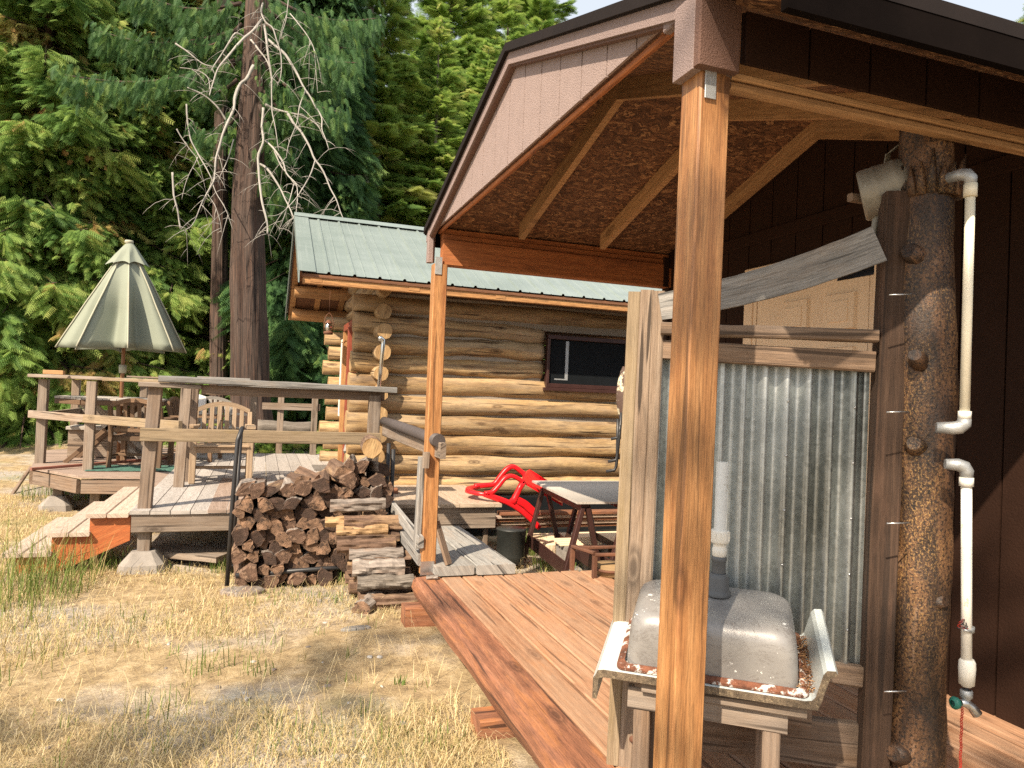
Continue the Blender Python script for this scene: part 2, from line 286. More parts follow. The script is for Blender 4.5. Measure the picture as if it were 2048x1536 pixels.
# ---------------------------------------------------------------- mesh builder
V=Vector
class MB:
    def __init__(s): s.v=[];s.f=[];s.uv=[];s.mi=[];s.sm=[];s.mats=[]
    def mat(s,n):
        if n not in s.mats: s.mats.append(n)
        return s.mats.index(n)
    def face(s,idx,uv,m,smooth=False):
        s.f.append(list(idx)); s.uv.append(uv); s.mi.append(s.mat(m)); s.sm.append(smooth)
    def rings(s,rings,m,closed=True,cap=True,uo=None,smooth=False,capm=None,us=None):
        """sweep of cross sections, UV in metres, u along and v round"""
        n=len(rings[0]); vo=random.uniform(0,60) if uo is None else uo; u0=random.uniform(0,40); b=len(s.v)
        for r in rings: s.v.extend([V(p) for p in r])
        cu=u0; per=[0]
        for j in range(n): per.append(per[-1]+(V(rings[0][(j+1)%n])-V(rings[0][j])).length)
        for i in range(len(rings)-1):
            L=(sum((V(p) for p in rings[i+1]),V())/n-sum((V(p) for p in rings[i]),V())/n).length
            for j in range(n if closed else n-1):
                k=(j+1)%n
                s.face([b+i*n+j,b+i*n+k,b+(i+1)*n+k,b+(i+1)*n+j],[(cu,vo+per[j]),(cu,vo+per[j+1]),(cu+L,vo+per[j+1]),(cu+L,vo+per[j])],m,smooth)
            cu+=L
        if cap and closed:
            for i,rev in ((0,True),(len(rings)-1,False)):
                idx=[b+i*n+j for j in range(n)]; c=sum((s.v[q] for q in idx),V())/n
                ax=(s.v[idx[1]]-s.v[idx[0]]).normalized() if (s.v[idx[1]]-s.v[idx[0]]).length>1e-6 else V((1,0,0))
                nn=V((0,0,0))
                for j in range(n): nn+=(s.v[idx[j]]-c).cross(s.v[idx[(j+1)%n]]-c)
                nn=nn.normalized() if nn.length>1e-9 else V((0,0,1)); ay=nn.cross(ax)
                uv=[(u0+(s.v[q]-c).dot(ax),vo+(s.v[q]-c).dot(ay)) for q in idx]
                if rev: idx=idx[::-1]; uv=uv[::-1]
                s.face(idx,uv,capm or m,False)
    def beam(s,p0,p1,w,h,m,up=(0,0,1),seg=1,jit=0,ch=.004,capm=None,roll=0):
        """rectangular timber: w across, h along 'up'"""
        p0,p1=V(p0),V(p1); d=(p1-p0).normalized(); up=V(up)
        if abs(d.dot(up))>.98: up=V((0,1,0)) if abs(d.y)<.9 else V((1,0,0))
        x=d.cross(up).normalized(); y=x.cross(d).normalized()
        if roll: q=Matrix.Rotation(roll,3,d); x=q@x; y=q@y
        a,b,c=w/2,h/2,min(ch,w*.2,h*.2)
        sec=[(-a,-b+c),(-a+c,-b),(a-c,-b),(a,-b+c),(a,b-c),(a-c,b),(-a+c,b),(-a,b-c)]
        rg=[]
        for i in range(seg+1):
            o=p0.lerp(p1,i/seg)
            jj=[(random.uniform(-jit,jit),random.uniform(-jit,jit)) for _ in sec] if jit else [(0,0)]*8
            rg.append([o+x*(q[0]+e[0])+y*(q[1]+e[1]) for q,e in zip(sec,jj)])
        s.rings(rg,m,capm=capm)
    def box(s,lo,hi,m,ch=.004,axis=None,seg=1,jit=0):
        lo,hi=V(lo),V(hi); d=hi-lo; c=(lo+hi)/2
        ax=max(range(3),key=lambda i:d[i]) if axis is None else axis
        e=V((0,0,0)); e[ax]=d[ax]/2
        if ax==2: s.beam(c-e,c+e,d.x,d.y,m,up=(0,1,0),ch=ch,seg=seg,jit=jit)
        elif ax==0: s.beam(c-e,c+e,d.y,d.z,m,ch=ch,seg=seg,jit=jit)
        else: s.beam(c-e,c+e,d.x,d.z,m,ch=ch,seg=seg,jit=jit)
    def tube(s,pts,r,m,n=10,cap=True,capm=None,wob=0,smooth=True):
        pts=[V(p) for p in pts]; k=len(pts)
        rr=r if isinstance(r,(list,tuple)) else [r]*k
        rg=[]; prev=None
        for i,p in enumerate(pts):
            d=(pts[min(i+1,k-1)]-pts[max(i-1,0)]).normalized()
            if prev is None:
                a=V((0,0,1)) if abs(d.z)<.9 else V((1,0,0)); x=d.cross(a).normalized()
            else: x=(prev-d*prev.dot(d)).normalized()
            prev=x; y=d.cross(x)
            rg.append([p+(x*math.cos(2*math.pi*j/n)+y*math.sin(2*math.pi*j/n))*rr[i]*(1+(random.uniform(-wob,wob) if wob else 0)) for j in range(n)])
        s.rings(rg,m,cap=cap,smooth=smooth,capm=capm)
    def log(s,p0,p1,r0,r1,m,n=14,seg=16,capm=None,wob=.05,bend=.01,seed=None):
        p0,p1=V(p0),V(p1); d=(p1-p0).normalized(); a=V((0,0,1)) if abs(d.z)<.9 else V((0,1,0))
        x=d.cross(a).normalized(); y=d.cross(x); sd=random.uniform(0,99) if seed is None else seed; rg=[]
        for i in range(seg+1):
            t=i/seg; o=p0.lerp(p1,t)+x*bend*mn.noise(V((t*2.5,sd,0)))*2+y*bend*mn.noise(V((t*2.5,sd,9)))*2
            r=r0+(r1-r0)*t
            rg.append([o+(x*math.cos(2*math.pi*j/n)+y*math.sin(2*math.pi*j/n))*r*(1+wob*2*mn.noise(V((math.cos(2*math.pi*j/n)*1.2,math.sin(2*math.pi*j/n)*1.2,t*9+sd)))) for j in range(n)])
        s.rings(rg,m,capm=capm,smooth=True)
    def lathe(s,prof,c,m,n=24,axis=(0,0,1),cap=False,smooth=True):
        d=V(axis).normalized(); a=V((0,0,1)) if abs(d.z)<.9 else V((1,0,0)); x=d.cross(a).normalized(); y=d.cross(x); c=V(c)
        s.rings([[c+d*z+(x*math.cos(2*math.pi*j/n)+y*math.sin(2*math.pi*j/n))*r for j in range(n)] for r,z in prof],m,cap=cap,smooth=smooth)
    def prism(s,poly,vec,m,capm=None,smooth=False):
        vec=V(vec); a=[V(p) for p in poly]; s.rings([a,[p+vec for p in a]],m,capm=capm,smooth=smooth)
    def build(s,name,parent=None,loc=None):
        me=bpy.data.meshes.new(name); o0=V(loc) if loc else V((0,0,0))
        me.from_pydata([tuple(p-o0) for p in s.v],[],s.f)
        uvl=me.uv_layers.new(name='UVMap'); flat=[c for u in s.uv for q in u for c in q]
        uvl.data.foreach_set('uv',flat); me.polygons.foreach_set('material_index',s.mi); me.polygons.foreach_set('use_smooth',s.sm)
        for k in s.mats: me.materials.append(MATS[k])
        bm=bmesh.new(); bm.from_mesh(me); bmesh.ops.recalc_face_normals(bm,faces=bm.faces); bm.to_mesh(me); bm.free()
        me.update(); o=bpy.data.objects.new(name,me); COL.objects.link(o); o.location=o0
        if parent: 
            q=parent; a=V((0,0,0))
            while q: a=a+V(q.location); q=q.parent
            o.parent=parent; o.location=o0-a
        return o
def tag(o,label,cat,group=None,kind=None):
    if label: o['label']=label
    if cat: o['category']=cat
    if group: o['group']=group
    if kind: o['kind']=kind
    return o
def empty(name,label,cat,loc=(0,0,0),rz=0,group=None):
    o=bpy.data.objects.new(name,None); COL.objects.link(o); o.location=loc; o.rotation_euler=(0,0,rz); o.empty_display_size=.1
    return tag(o,label,cat,group)
def one(name,label,cat,mb,group=None,loc=None): return tag(mb.build(name,None,loc),label,cat,group)
def part(name,parent,fn,*a,**k):
    b=MB(); fn(b,*a,**k); return b.build(name,parent)
def beamp(name,parent,*a,**k):
    b=MB(); b.beam(*a,**k); return b.build(name,parent)
def boxp(name,parent,*a,**k):
    b=MB(); b.box(*a,**k); return b.build(name,parent)
def copy_tree(o,parent=None):
    c=o.copy(); COL.objects.link(c)
    if parent: c.parent=parent
    for ch in list(o.children): copy_tree(ch,c)
    return c
def clip(poly,a,b,c):
    out=[]
    for i in range(len(poly)):
        p,q=poly[i],poly[(i+1)%len(poly)]; fp=a*p[0]+b*p[1]-c; fq=a*q[0]+b*q[1]-c
        if fp>=0: out.append(p)
        if fp*fq<0:
            t=fp/(fp-fq); out.append((p[0]+(q[0]-p[0])*t,p[1]+(q[1]-p[1])*t))
    return out
def boards(mb,poly,z,th,pitch,m,along='y',gap=.006,jz=.0015):
    ax=0 if along=='y' else 1; lo=min(p[ax] for p in poly); hi=max(p[ax] for p in poly); k=0
    while lo+k*pitch<hi-.01:
        a=lo+k*pitch+gap/2; b=min(hi,lo+(k+1)*pitch-gap/2)
        q=clip(poly,*( (1,0,a) if ax==0 else (0,1,a))); q=clip(q,*((-1,0,-b) if ax==0 else (0,-1,-b))) if q else q
        k+=1
        if len(q)<3: continue
        zz=z+random.uniform(-jz,jz); bb=len(mb.v); vo=random.uniform(0,60); uo=random.uniform(0,40); n=len(q)
        mb.v+= [V((x,y,zz)) for x,y in q]+[V((x,y,zz-th)) for x,y in q]
        uvf=(lambda p:(uo+p[1],vo+p[0]-a)) if ax==0 else (lambda p:(uo+p[0],vo+p[1]-a))
        mb.face([bb+i for i in range(n)],[uvf(p) for p in q],m)
        mb.face([bb+n+i for i in range(n)][::-1],[uvf(p) for p in q][::-1],m)
        for i in range(n):
            j=(i+1)%n; L=math.dist(q[i],q[j]); mb.face([bb+i,bb+n+i,bb+n+j,bb+j],[(uo,vo),(uo,vo+th),(uo+L,vo+th),(uo+L,vo)],m)
# ================================================================ GROUND
def gz(x,y):
    z=.05*math.exp(-((x-1.2)**2/2+(y-2.5)**2/4)) + .035*mn.noise(V((x*.55,y*.55,0)))+.014*mn.noise(V((x*2.1,y*2.1,4)))+.006*mn.noise(V((x*7,y*7,2)))
    if y>14: z+=(y-14)*.10
    if x<-4: z+=min(1.5,(-4-x)*.03)
    return z
def ground():
    xs=sorted(set([round(-3+i*.06,3) for i in range(101)]+[-3-1.5**i*.2 for i in range(1,16)]+[3+1.5**i*.2 for i in range(1,16)]))
    ys=sorted(set([round(.6+i*.06,3) for i in range(140)]+[.6-1.5**i*.2 for i in range(1,15)]+[9+1.45**i*.2 for i in range(1,18)]))
    b=MB(); b.mat('ground')
    me=bpy.data.meshes.new('ground'); nx=len(xs)
    v=[(x,y,gz(x,y)) for y in ys for x in xs]
    f=[(j*nx+i,j*nx+i+1,(j+1)*nx+i+1,(j+1)*nx+i) for j in range(len(ys)-1) for i in range(nx-1)]
    me.from_pydata(v,[],f); me.materials.append(MATS['ground']); me.polygons.foreach_set('use_smooth',[True]*len(f))
    o=bpy.data.objects.new('ground',me); COL.objects.link(o); o['kind']='structure'; o['label']='dry straw covered yard with patches of bare dirt'
ground()
# ================================================================ PORCH CABIN (brown gabled cabin on the right)
X0,XD,Y0,Y1,FZ=1.033,2.74,1.515,4.555,.287
RY,RZ=3.03,3.02
def rz(y): return RZ-(.31*(y-RY) if y>RY else .343*(RY-y))
def eave(s,d=0): return RY+s*((1.62 if s>0 else 1.80)+d)
H=empty('gabled_cabin','dark brown gabled cabin with an open timber porch under bare rafters on the right','cabin',(X0,Y0,0))
# floor: boards run front to back, outermost one a thick live edged slab
fb=MB()
x=1.112
while x<XD-.02:
    xe=min(x+.137,XD-.004); fb.beam((x+.0665,1.42,FZ-.019),(x+.0665,4.41+random.uniform(-.012,.012),FZ-.019+random.uniform(-.001,.001)),.1265,.038,'redfloor',ch=.006,seg=6,jit=.0008); x+=.137
for yy in (1.5,2.3,3.2,4.3): fb.beam((1.0,yy,FZ-.11),(XD,yy,FZ-.11),.04,.13,'rededge')
fb.box((1.0,1.45,FZ-.060),(XD,4.38,FZ-.048),'eavedark',axis=1)  # near-black sheet below the boards, its colour giving the gaps their shade
fb.build('porch_floor',H)
eb=MB(); rg=[]
for i in range(33):
    y=1.42+i*(4.43-1.42)/32; w=.014*mn.noise(V((y*1.3,0,3)))+.007*mn.noise(V((y*5,1,0)))+.05*max(0,(2.3-y))*.25
    t=.012*mn.noise(V((y*2,5,1)))
    rg.append([V((.945-w,y,FZ-.016)),V((.965-w,y,FZ-.003)),V((1.0,y,FZ+.001)),V((1.104,y,FZ+.001)),V((1.106,y,FZ-.04)),V((1.0,y,FZ-.145)),V((.985,y,FZ-.15+t)),V((.955+w*.5,y,FZ-.12+t)),V((.935-w*.7,y,FZ-.06))])
eb.rings(rg,'rededge'); e=eb.build('edge_slab',H); e['label']='outermost floor plank, a thick slab with a wavy natural edge'
for i,(xx,yy) in enumerate(((1.0,2.74),(.99,4.27))):
    q=boxp('support_block',H,(xx-.12,yy,-.03),(xx+.30,yy+.135,FZ-.147),'rededge',ch=.004,axis=0)
# posts
def post(nm,x,y,z0,z1,ln=(0,0)):
    return beamp(nm,H,(x-ln[0],y-ln[1],z0),(x,y,z1),.089,.089,'honey',up=(0,1,0),ch=.005,seg=2)
pl=post('porch_post',1.04,4.50,FZ,2.268,(-.005,0)); pr_=post('porch_post',1.033,1.56,.02,2.272,(.012,0))
boxp('post_bracket',H,(.990,4.4505,FZ+.002),(1.078,4.4545,FZ+.09),'steel',ch=.001)
for (x,y,z) in ((1.0,4.449,2.20),):
    boxp('post_bracket',H,(x-.0,y,z),(x+.045,y+.004,z+.11),'zinc',ch=.001)
boxp('post_bracket',H,(.998,1.5085,2.205),(1.030,1.5135,2.275),'zinc',ch=.001,axis=2)
# beams and plates
beamp('porch_beam',H,(X0+.02,4.51,2.350),(XD-.005,4.51,2.350),.085,.165,'beamred',ch=.004)
beamp('top_plate',H,(X0+.02,4.52,2.452),(XD-.005,4.52,2.452),.085,.034,'beamred')
beamp('top_plate',H,(X0+.02,4.53,2.488),(XD-.005,4.53,2.488),.09,.034,'beamred')
beamp('porch_beam',H,(X0+.055,1.548,2.262),(XD+.8,1.548,2.262),.036,.020,'rafter',ch=.004)
beamp('porch_beam',H,(X0+.055,1.545,2.285),(XD+.8,1.545,2.285),.036,.020,'rafter',ch=.004)
beamp('top_plate',H,(X0+.008,Y0,2.490),(X0+.008,Y1,2.490),.020,.022,'beamred')
# gable siding with vertical grooves
def gable(mb,x,th,ylo,yhi,zb,m,mback,pitch=.2,y0=1.5):
    def top(y): return rz(y)-.035
    mb.prism([(x+th,ylo,zb+.002),(x+th,yhi,zb+.002),(x+th,yhi,top(yhi)),(x+th,RY,top(RY)),(x+th,ylo,top(ylo))] if ylo<RY<yhi else [(x+th,ylo,zb),(x+th,yhi,zb),(x+th,yhi,top(yhi)),(x+th,ylo,top(ylo))],(th,0,0),mback)
    y=y0
    while y<yhi:
        a=max(ylo,y+.004); b=min(yhi,y+pitch-.004)
        if b-a>.01:
            p=[(x,a,zb),(x,b,zb),(x,b,top(b))]+([(x,RY,top(RY))] if a<RY<b else [])+[(x,a,top(a))]
            mb.prism(p,(th*.98,0,0),m)
        y+=pitch
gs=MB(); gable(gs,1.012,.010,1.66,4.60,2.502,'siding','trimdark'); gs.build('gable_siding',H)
# rake fascia, corner trim
def rake(x0,x1,d0,d1,m,nm):
    for sgn in (1,-1):
        b=MB(); ye=1.49 if (sgn<0 and nm!='drip_edge') else eave(sgn,-.01)
        a=(x0,RY,rz(RY)-d0); 
        pts=[(x0,RY,RZ-d0),(x0,ye,rz(ye)-d0),(x0,ye,rz(ye)-d1),(x0,RY,RZ-d1)]
        b.prism(pts,(x1-x0,0,0),m); b.build(nm,H)
rake(.975,1.008,.022,.088,'trimbrown','rake_fascia')
rake(.955,.978,-.004,.034,'roofdark','drip_edge')
rake(.985,1.0095,.088,.098,'trimdark','rake_trim')
ct=MB(); ct.box((.962,1.512,2.272),(.9745,1.606,2.462),'trimbrown',axis=2); ct.box((.975,1.512,2.272),(.988,1.606,2.40),'trimbrown',axis=2); ct.box((.960,1.4840,2.272),(1.080,1.5105,2.445),'trimdark',axis=2); ct.box((.9845,1.508,2.45),(1.010,1.70,2.515),'trimbrown',axis=1)
ct.build('corner_trim',H)
ct=MB(); ct.box((.972,4.552,2.29),(1.008,4.605,2.515),'trimbrown',axis=2); ct.box((.985,4.608,2.30),(1.03,4.635,2.50),'trimbrown',axis=2); ct.build('corner_trim',H)
# side wall panel above the near beam, eave
sw=MB(); x=1.0
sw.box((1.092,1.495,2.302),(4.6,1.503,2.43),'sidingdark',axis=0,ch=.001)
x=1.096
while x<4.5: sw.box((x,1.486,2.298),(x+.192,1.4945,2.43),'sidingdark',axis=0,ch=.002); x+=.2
sw.build('side_wall_panel',H)
# roof: boards, sheathing, panels
for sgn in (1,-1):
    ye=eave(sgn,-.025)
    b=MB(); b.prism([(1.06,RY,RZ-.040),(1.06,ye,rz(ye)-.040),(1.06,ye,rz(ye)-.052),(1.06,RY,RZ-.052)],(3.5,0,0),'osb'); b.build('roof_sheathing',H)
    ye=eave(sgn)
    b=MB(); b.prism([(.965,RY,RZ),(.965,ye,rz(ye)),(.965,ye,rz(ye)-.036),(.965,RY,RZ-.036)],(3.6,0,0),'roofdark'); b.build('roof_panel',H)
    b=MB(); b.prism([(1.0095,ye-sgn*.002,rz(ye)-.037),(1.0095,ye-sgn*.024,rz(ye)-.037),(1.0095,ye-sgn*.024,rz(ye)-.11),(1.0095,ye-sgn*.002,rz(ye)-.11)],(3.55,0,0),'eavedark'); b.build('eave_fascia',H)
for xx in (1.52,2.10,2.68):
    for sgn in (1,-1):
        y_e=RY+sgn*1.32; dd=.098
        b=MB(); b.prism([(xx,RY,RZ-.053),(xx,y_e,rz(y_e)-.053),(xx,y_e,rz(y_e)-dd-.053),(xx,RY,RZ-dd-.053)],(.038,0,0),'rafter'); b.build('rafter',H)
for xx,L in ((1.75,.3),(1.34,.0)): pass
# printed ink stamps on the sheathing: short rows of dashes
# house wall with the door
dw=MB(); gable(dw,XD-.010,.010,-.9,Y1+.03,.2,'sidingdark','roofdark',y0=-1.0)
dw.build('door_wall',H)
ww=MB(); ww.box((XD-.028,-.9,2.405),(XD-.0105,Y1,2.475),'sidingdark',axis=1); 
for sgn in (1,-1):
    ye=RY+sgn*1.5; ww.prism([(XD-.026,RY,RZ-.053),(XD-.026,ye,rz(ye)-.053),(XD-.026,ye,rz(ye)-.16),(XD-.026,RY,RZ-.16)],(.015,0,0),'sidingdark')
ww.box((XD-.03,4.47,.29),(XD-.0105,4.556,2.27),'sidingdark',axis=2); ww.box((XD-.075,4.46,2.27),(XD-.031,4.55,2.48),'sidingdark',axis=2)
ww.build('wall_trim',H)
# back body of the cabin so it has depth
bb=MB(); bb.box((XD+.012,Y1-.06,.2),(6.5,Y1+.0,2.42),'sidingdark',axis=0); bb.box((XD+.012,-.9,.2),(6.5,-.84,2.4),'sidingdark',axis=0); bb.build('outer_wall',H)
D=MB(); dy0,dy1,dz=2.56,3.60,2.262
cw=.075
for lo,hi in (((dy1-cw),dy1),(dy0,dy0+cw)): D.box((XD-.034,lo,.29),(XD-.0105,hi,dz-cw),'cream',axis=2,ch=.006)
D.box((XD-.034,dy0,dz-cw+.001),(XD-.0105,dy1,dz),'cream',axis=1,ch=.006)
for lo,hi in (((dy1-cw-.03),dy1-cw-.001),(dy0+cw+.001,dy0+cw+.03)): D.box((XD-.024,lo,.29),(XD-.0106,hi,dz-cw-.001),'cream',axis=2)
D.build('door_casing',H)
dr=MB(); ya,yb=dy0+cw+.035,dy1-cw-.035
dr.box((XD-.020,ya,.30),(XD-.0108,yb,dz-cw-.006),'cream',axis=2,ch=.002)
def dpanel(y0,y1,z0,z1):
    for k,(ins,t) in enumerate(((0,.018),(.018,.002),(.036,.024))):
        a,b,c,d=y0+ins,y1-ins,z0+ins,z1-ins
        rgs=[[(XD-.020-q,a+e,c+e),(XD-.020-q,b-e,c+e),(XD-.020-q,b-e,d-e),(XD-.020-q,a+e,d-e)] for q,e in ((-.001,0),(t,.005),(t,.0055))]
        dr.rings(rgs,'cream',cap=True)
for a,b in ((2.99+.06,ya+.03+.73),(2.70,2.70+.26)):
    a,b=(3.06,3.27) if a>3 else (2.74,2.95)
    dpanel(a,b,1.845,2.03); dpanel(a,b,1.05,1.76); dpanel(a,b,.48,.92)
door=dr.build('door',H); door['label']='cream panelled door with a small dark fan window at its top'
fl=MB(); pts=[(XD-.0275,2.70+.17*math.cos(t),2.095+.06*math.sin(t)) for t in np.linspace(0,math.pi,15)]
fl.prism(pts,(.006,0,0),'glassdark'); fl.build('fan_window',door)
# ================================================================ OUTDOOR SHOWER
A=V((1.215,2.03,0)); B=V((1.772,1.70,0)); dS=(B-A).normalized(); nS=V((dS.y,-dS.x,0))   # nS points to the camera
S=empty('outdoor_shower','weathered plank and corrugated metal shower stall standing on the porch behind the upturned sink','shower stall',(A.x,A.y,FZ))
up=(0,0,1)
pA=A-dS*.062
b=MB()
for k,(o,w,zz,mm) in enumerate(((-.041,.038,1.80,'graymoss'),(.0,.040,1.806,'showerpost'),(.038,.034,1.803,'showerpost'))):
    c=pA+dS*o-nS*.00; q=c+nS*(.002*k)
    b.beam((q.x-.0,q.y,FZ-.0),(q.x+.012,q.y,zz),+0.09,w*1.07,mm,up=tuple(dS),ch=.004,seg=6,jit=.0012)
o=b.build('shower_post',S); o['label']='pale triple plank post of the shower, grain standing out'
b=MB()
for (t,z) in ((.035,.46),(.02,.38)):
    c=pA+dS*t+nS*.05; b.lathe([(0,.006),(.009,.006),(.012,.0)],c+V((0,0,z)),'rust',n=12,axis=nS)
b.build('lag_screw',S)
pB=B+dS*.035
beamp('shower_post',S,(pB.x-.02,pB.y,FZ-.2),(pB.x+.005,pB.y,2.115),.080,.078,'darkpost',up=tuple(dS),ch=.006,seg=8,jit=.002)
L0=A-dS*.005; L1=B-dS*.014
def rail(z,h,m,off,nm='cross_rail',x0=L0,x1=L1,w=.038,dz=0):
    return beamp(nm,S,(x0.x+nS.x*off,x0.y+nS.y*off,z),(x1.x+nS.x*off,x1.y+nS.y*off,z+dz),w,h,m,ch=.004,seg=6,jit=.0015)
rail(1.682,.036,'railbrown',.035,dz=-.008,w=.06); rail(1.617,.062,'railbrown',.018,dz=-.02); rail(.66,.06,'railbrown',.0,dz=-.02); rail(.42,.14,'railbrown',-.02)
# corrugated sheet: real flutes
cs=MB(); Ls=(L1-L0).length; n=int(Ls/.067*14); rows=[]
for zi,z in enumerate(np.linspace(.655,1.60,14)):
    row=[]
    for i in range(n+1):
        s=Ls*i/n; w=.0145*math.sin(2*math.pi*s/.0655+1.2)+.0015*mn.noise(V((s*5,z*1.2,0)))
        p=L0+dS*s+nS*(w-.015); row.append(V((p.x,p.y,z)))
    rows.append(row)
cs.rings([[rows[j][i] for j in range(len(rows))] for i in range(n+1)],'galv',closed=False,cap=False,smooth=True)
sh=cs.build('corrugated_sheet',S)
for k in range(5):
    z=.8+k*.17
    for s in (.085,Ls-.045,Ls-.24):
        p=L0+dS*s+nS*.003; sn=MB(); sn.lathe([(0,.004),(.003,.003),(.004,0)],(p.x,p.y,z+.03*math.sin(s*9)),'steel',n=8,axis=nS); sn.build('screw_head',sh)
# bent top board: sweeps up from the left post to the dark post
cb=MB(); rg=[]
Bc=[(A-dS*.01).lerp(B-dS*.022,i/16)+nS*.042+V((0,0,1.75+.115*(i/16)+.085*(i/16)**2)) for i in range(17)]
for i,c in enumerate(Bc):
    d=(Bc[min(i+1,16)]-Bc[max(i-1,0)]).normalized(); uu=nS.cross(d).normalized(); uu=uu if uu.z>0 else -uu; hh=.042+.014*i/16
    j1,j2=random.uniform(-.001,.001),random.uniform(-.001,.001)
    rg.append([c-uu*(hh+j1),c-uu*(hh+j1)+nS*.022,c+uu*(hh+j2)+nS*.022,c+uu*(hh+j2)])
cb.rings(rg,'silverw'); o=cb.build('bent_board',S); o['label']='silver grey curved board sweeping up to the dark post'
# ================================================================ LOG POST
LP=V((1.893,1.64,0))
lp=MB(); pts=[];rr=[]
for i in range(110):
    t=i/109; z=.1+t*2.22
    pts.append(LP+V((.010*math.sin(z*2.1),.008*math.cos(z*3),z))); rr.append(.083+.006*math.sin(z*4.5+1)+.012*max(0,.35-t)-.002*t)
nn=36; rgs=[]
for i,(p,r) in enumerate(zip(pts,rr)):
    rgs.append([p+V((math.cos(2*math.pi*j/nn),math.sin(2*math.pi*j/nn),0))*r*(1+.10*mn.noise(V((math.cos(2*math.pi*j/nn),math.sin(2*math.pi*j/nn),p.z*3)))+.004*mn.noise(V((math.cos(2*math.pi*j/nn)*3,math.sin(2*math.pi*j/nn)*3,p.z*14)))/r) for j in range(nn)])
lp.rings(rgs,'peeled',smooth=True)
for z,a,L,r in ((1.58,-2.6,.06,.024),(1.33,-2.6,.035,.028),(1.90,-2.9,.03,.03),(1.10,-1.5,.0,.016),(.88,-1.5,.01,.02),(1.72,-2.2,.0,.012),(.42,-2.9,.02,.03)):
    d=V((math.cos(a),math.sin(a),.25)).normalized(); c=LP+V((0,0,z)); lp.tube([c+d*.05,c+d*(.078+L*.5),c+d*(.085+L)],[r*1.5,r,r*.7],'peeled',n=10,wob=.1)
# splintered top
for k in range(9):
    a=-3.4+k*.35; c=LP+V((.07*math.cos(a),.07*math.sin(a),2.1)); lp.tube([c,c+V((.02*math.cos(a),.02*math.sin(a),.08+.05*random.random()))],[.02,.003],'peeled',n=5)
one('log_post','peeled speckled log post with knots holding up the near porch beam','post',lp)
# ================================================================ WATERING CAN
wc=V((0,0,0)); C0=at(1722,394,d=2.30); C1=at(1840,360,d=2.22)
ax=(C1-C0).normalized(); r0=.082
can=empty('watering_can','dull galvanised watering can fixed on its side high on the log post','watering can',tuple(C0))
b=MB(); Lc=.155; b.lathe([(0,0),(r0*.90,0),(r0*.96,.003),(r0,.012),(r0*1.0,.045),(r0*1.035,.05),(r0*1.0,.055),(r0*1.02,.10),(r0*1.055,.105),(r0*1.02,.11),(r0*1.05,Lc),(r0*1.0,Lc)],C0,'galvdull',n=32,axis=ax)
b.build('can_body',can)
b=MB(); c=C0+ax*.055; 
b.tube([c+V((0,0,-.055)),c+V((-.01,0,-.09)),c+V((-.02,0,-.14)),c+V((-.028,0,-.17))],[.016,.013,.010,.008],'galvdull',n=12); b.build('spout',can)
b=MB(); h0=C0+ax*.07+V((0,0,r0)); pts=[h0+V((0,0,-.01)),h0+V((0,0,.03))+ax*.005,h0+V((0,0,.045))+ax*.03,h0+V((0,0,.055))+ax*.065]
for i in range(3): b.beam(pts[i],pts[i+1],.02,.004,'galvdull')
b.build('handle',can)
boxp('wood_peg',can,tuple(C0+V((-.045,-.012,-.02))),tuple(C0+V((.01,.012,.006))),'railbrown')
# ================================================================ SINK ON ITS STAND
def SP(px,py,z): return at(px,py,z=z)
FL=at(1200,1338,d=2.02); FR=at(1672,1412,d=1.84)
eX=(FR-FL).normalized(); wL=(FR-FL).length
back=V((-eX.y,eX.x,0)).normalized(); back=(back*math.cos(.20)+V((0,0,1))*math.sin(.20)).normalized()
nU=eX.cross(back).normalized(); dep=.34
def K(a,b,c): return FL+eX*a+back*b+nU*c
SK=empty('upturned_sink','chipped grey enamel basin lying upside down in a cut piece of pale worktop','sink',tuple(FL))
b=MB(); sec=[(-.002,-.105),(.010,-.118),(.016,-.10),(.02,-.03),(.034,-.022),(wL-.035,-.026),(wL-.02,-.02),(wL-.008,.005),(wL+.006,.105),(wL+.022,.118),(wL+.036,.105),(wL+.030,.095),(wL+.022,-.01),(wL-.002,-.050),(.03,-.047)]
prof=[(-.012,-.018),(-.006,-.004),(.01,.0),(wL-.075,.0),(wL-.058,.004),(wL-.050,.014),(wL-.034,.082),(wL-.026,.094),(wL-.006,.096),(wL+.000,.088),(wL-.006,.080),(wL-.018,.074),(wL-.034,.004),(wL-.042,-.022),(.012,-.024),(.004,-.026),(-.004,-.03),(-.010,-.095),(-.022,-.094),(-.020,-.03)]
b.rings([[K(a,-.0,c) for a,c in prof],[K(a,dep,c) for a,c in prof]],'laminate',capm='particle')
ctop=b.build('worktop',SK)
def sq(cx,cy,hx,hy,r,z,n=6):
    o=[]
    for (sx,sy,a0) in ((1,1,0),(-1,1,90),(-1,-1,180),(1,-1,270)):
        for i in range(n+1):
            a=R(a0+90*i/n); o.append(K(cx+sx*(hx-r)+r*math.cos(a),cy+sy*(hy-r)+r*math.sin(a),z))
    return o
cx,cy=wL*.485,.175; hx,hy=wL*.375,.150
b=MB(); b.rings([sq(cx,cy,hx+.024,hy+.018,.02,.003),sq(cx,cy,hx+.024,hy+.018,.02,.010),sq(cx,cy,hx+.012,hy+.008,.02,.018),sq(cx,cy,hx+.004,hy+.002,.02,.018)],'rustrim',cap=False); b.build('rusty_flange',SK)
b=MB(); rg=[]
for z,ins,r in ((.008,0,.035),(.03,.001,.04),(.09,.005,.045),(.125,.010,.05),(.142,.018,.05),(.153,.030,.05),(.158,.045,.05),(.160,.075,.04),(.160,.11,.03)): rg.append(sq(cx,cy,hx-ins,hy-ins,r,z))
